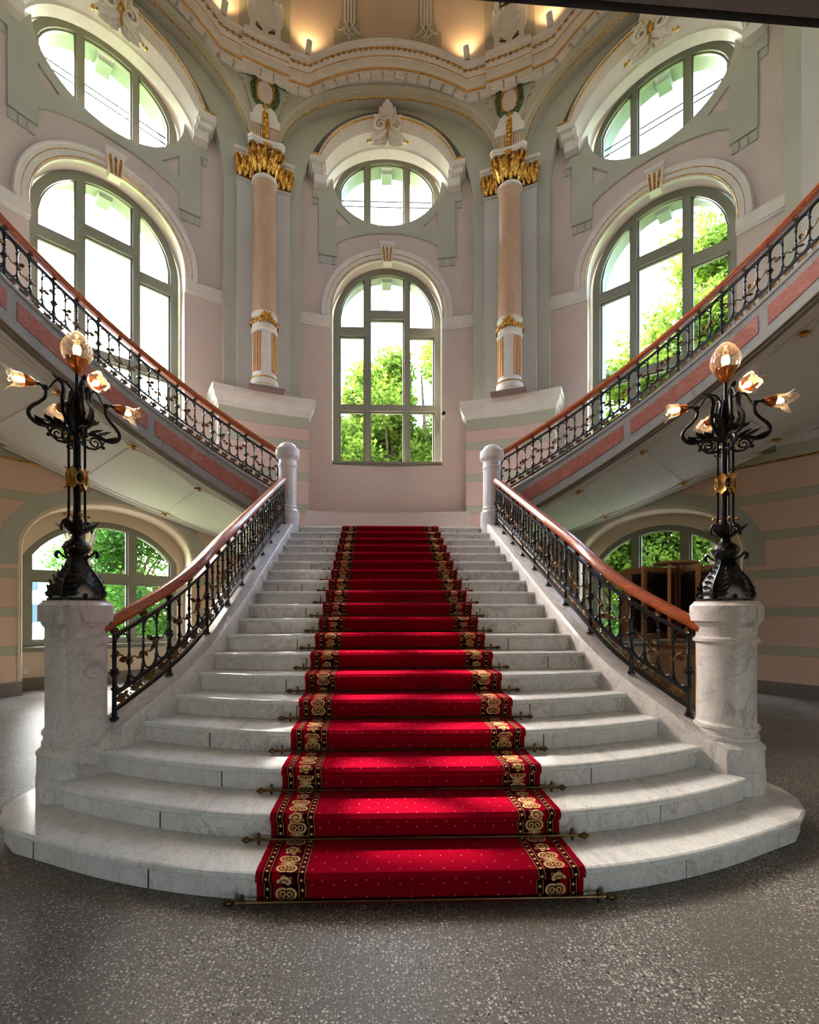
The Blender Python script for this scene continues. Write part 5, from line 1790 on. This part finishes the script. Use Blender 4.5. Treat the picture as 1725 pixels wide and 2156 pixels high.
# ================================================================== SMALL FITTINGS
p = Vector(fpos(-LOW, 8.855, 0)(-1.35, .34, 0))
so = thing('wall_socket', 'small white power socket above the skirting below the left ground-floor window', 'socket', p, math.radians(LOW))
mb = MB(); mb.box((0, -.006, 0), (.085, .012, .085)); mb.build('cover', 'white_plastic', so, smooth=False)
mb = MB(); mb.lathe([(.026, 0), (.026, .006), (.02, .002), (0, .002)], 16); mb.v = [(x, -.012 - z, y) for x, y, z in mb.v]; mb.build('outlet', 'white_plastic', so)
p = Vector(cyl(9.9, RN - .02, 5.98))
se = thing('wall_camera', 'tiny black security camera on the wall right of the middle window', 'camera', p, -math.radians(9.9))
mb = MB(); mb.box((0, -.01, -.06), (.05, .03, .05)); mb.tube([(0, -.02, -.05), (0, -.07, -.01)], .012, 6); mb.build('bracket', 'white_plastic', se)
mb = MB(); mb.tube([(0, -.03, .02), (.01, -.16, -.03)], .045, 10); mb.build('body', 'black_plastic', se)

# ================================================================== OUTSIDE
mb = MB(); mb.add([(-90, 9.4, -.6), (90, 9.4, -.6), (90, 140, -.6), (-90, 140, -.6)], [(0, 1, 2, 3)])
struct(mb.build('lawn', 'lawn', smooth=False), 'sunlit lawn outside the windows')
mb = MB(); mb.add([(-60, 21, -.57), (-14, 26.5, -.57), (-16, 31, -.57), (-60, 26, -.57)], [(0, 1, 2, 3)])
struct(mb.build('road', 'asphalt', smooth=False), 'pale road beyond the lawn')

def tree(name, label, x, y, h, cr, cz, seed, mat, nl=9000, size=.17, trunk=.2):
    rr = random.Random(seed)
    t = thing(name, label, 'tree', (x, y, -.6), 0, 'trees outside the windows')
    mb = MB()
    lean = Vector((rr.uniform(-.6, .6), rr.uniform(-.4, .4), 0))
    mb.tube([(0, 0, 0), tuple(lean * .15 + Vector((0, 0, h * .25))), tuple(lean * .5 + Vector((0, 0, h * .55))), tuple(lean + Vector((0, 0, h * .85)))], [trunk, trunk * .8, trunk * .5, trunk * .15], 8)
    blobs = []
    for k in range(26):
        a = rr.uniform(0, 2 * PI); q = rr.uniform(.15, .85); zz = cz + rr.uniform(-.8, .8) * (h - cz)
        f = math.sqrt(max(.1, 1 - ((zz - cz) / (h - cz + .01)) ** 2))
        c = Vector((math.cos(a) * cr * q * f, math.sin(a) * cr * q * f, zz))
        blobs.append((c, rr.uniform(.28, .46) * cr))
        b0 = lean * .4 + Vector((0, 0, h * rr.uniform(.25, .6)))
        mb.tube([b0, b0.lerp(c, .5) + Vector((0, 0, .3)), c], [trunk * .32, trunk * .2, trunk * .06], 5)
    mb.build('trunk', 'bark', t)
    V = []; F = []
    for i in range(nl):
        c, br = blobs[i % len(blobs)]
        while True:
            p = Vector((rr.uniform(-1, 1), rr.uniform(-1, 1), rr.uniform(-1, 1)))
            if .2 < p.length < 1: break
        p = c + p * br * (0.8 + .35 * rr.random())
        s_ = size * rr.uniform(.55, 1.2)
        u = Vector((rr.gauss(0, 1), rr.gauss(0, 1), rr.gauss(0, .6))).normalized()
        v = u.cross(Vector((rr.gauss(0, 1), rr.gauss(0, 1), rr.gauss(0, 1)))).normalized()
        b = len(V)
        V += [p - u * s_ * .5, p + v * s_ * .32, p + u * s_ * .5, p - v * s_ * .32]
        F.append((b, b + 1, b + 2, b + 3))
    m2 = MB(); m2.v = [tuple(q) for q in V]; m2.f = F
    o = m2.build('foliage', mat, t, smooth=False)
    o['kind'] = 'stuff'
    return t
# (x, y, height, crown radius, crown centre) measured above the lawn
TREES = [
 ('bright green tree filling the right panes of the middle window', 1.75, 16.3, 12.2, 1.9, 7.0, 'leaves_light', 20000, .19),
 ('bright green tree seen through the centre panes of the middle window', .05, 17.2, 12.4, 1.9, 6.6, 'leaves_light', 20000, .19),
 ('bright green tree filling the left panes of the middle window', -1.65, 16.4, 10.8, 1.9, 5.6, 'leaves_light', 20000, .19),
 ('darker tree low behind the middle window trees', .4, 21.5, 10.5, 5.2, 4.8, 'leaves_dark', 24000, .3),
 ('tall tree behind the outer panes of the right arched window', 9.5, 13.4, 14.2, 2.2, 8.4, 'leaves_light', 20000, .19),
 ('tree behind the middle panes of the right arched window', 8.6, 15.2, 12.2, 2.1, 7.0, 'leaves_light', 20000, .19),
 ('tree behind the inner panes of the right arched window', 7.4, 16.0, 12.0, 2.0, 7.0, 'leaves_light', 18000, .19),
 ('dense tree close outside the right ground-floor window', 8.6, 17.8, 9.0, 4.6, 4.2, 'leaves_dark', 26000, .24),
 ('dense tree further right outside the right ground-floor window', 13.8, 15.4, 8.0, 3.9, 3.8, 'leaves_dark', 14000, .2),
 ('dense round tree outside the left ground-floor window beside the lamp', -9.6, 18.6, 6.3, 2.9, 3.0, 'leaves_dark', 24000, .18),
 ('dense tree nearer the stairs outside the left ground-floor window', -6.2, 19.5, 6.2, 3.0, 2.9, 'leaves_dark', 22000, .18),
 ('added tall-stemmed tree hidden behind the curved flight, keeping sun off the left ground-floor window', -9.4, 14.9, 9.3, 2.1, 7.0, 'leaves_dark', 14000, .2),  # added to block sun at the left ground-floor window; crown unseen
 ('small pale tree at the outer edge of the left ground-floor window', -16.2, 17.5, 3.0, 1.9, 1.7, 'leaves_light', 8000, .13)]
for i, (lb, x, y, h, cr, cz_, mt, nl, sz) in enumerate(TREES):
    tree('leafy_tree', lb, x, y, h, cr, cz_, i + 1, mt, nl, sz)

bl = thing('town_house', 'pale town house with slate mansard roof far outside the left ground-floor window', 'building', (-40, 44, -.6), math.radians(38))
mb = MB(); mb.box((0, 0, 3.4), (16, 8, 6.8)); mb.build('wall', 'facade', bl, smooth=False)
mb = MB(); mb.add([(-8.2, -4.2, 6.8), (8.2, -4.2, 6.8), (8.2, 4.2, 6.8), (-8.2, 4.2, 6.8), (-7.2, -3, 8.4), (7.2, -3, 8.4), (7.2, 3, 8.4), (-7.2, 3, 8.4)], [(0, 1, 5, 4), (1, 2, 6, 5), (2, 3, 7, 6), (3, 0, 4, 7), (4, 5, 6, 7)]); mb.build('roof', 'roof_slate', bl, smooth=False)
wm = None
for zz in (1.2, 4.2):
    for k in range(7):
        mb = MB(); mb.box((-6.6 + 2.2 * k, -4.0, zz + .8), (1.1, .12, 1.7))
        o = mb.build('window', 'window_dark', bl, smooth=False) if wm is None else link('window', wm, bl)
        if wm is None: wm = o.data; w0 = zz; k0 = k
        else: o.location = (2.2 * k, 0, zz - w0)
mb = MB(); mb.box((11, -1, 5.4), (6, 8, 10.8)); mb.build('side_wing', 'facade', bl, smooth=False)

car = thing('parked_car', 'small silver car parked beyond the lawn outside the left ground-floor window', 'car', (-20.3, 24.6, -.6), math.radians(12))
mb = MB(); mb.loft([[(x, y, z) for x, z in ((-2.1, .35), (-2.1, .8), (-1.5, .95), (1.0, .95), (2.0, .8), (2.1, .35))] for y in (-.85, .85)]); mb.add([(x, y, z) for y in (-.85,) for x, z in ((-2.1, .35), (-2.1, .8), (-1.5, .95), (1.0, .95), (2.0, .8), (2.1, .35))], [(0, 1, 2, 3, 4, 5)]); mb.build('body', 'car_paint', car, smooth=False)
mb = MB(); P = [(-1.5, .95), (-1.0, 1.45), (.4, 1.45), (1.0, .95)]
mb.add([(x, -.75, z) for x, z in P] + [(x, .75, z) for x, z in P], [(0, 1, 2, 3), (7, 6, 5, 4), (0, 4, 5, 1), (1, 5, 6, 2), (2, 6, 7, 3)]); mb.build('cabin', 'window_dark', car, smooth=False)
for x in (-1.3, 1.3):
    for y in (-.8, .8):
        mb = MB(); mb.tube([(x, y - .1, .33), (x, y + .1, .33)], .33, 14); mb.build('wheel', 'rubber', car)
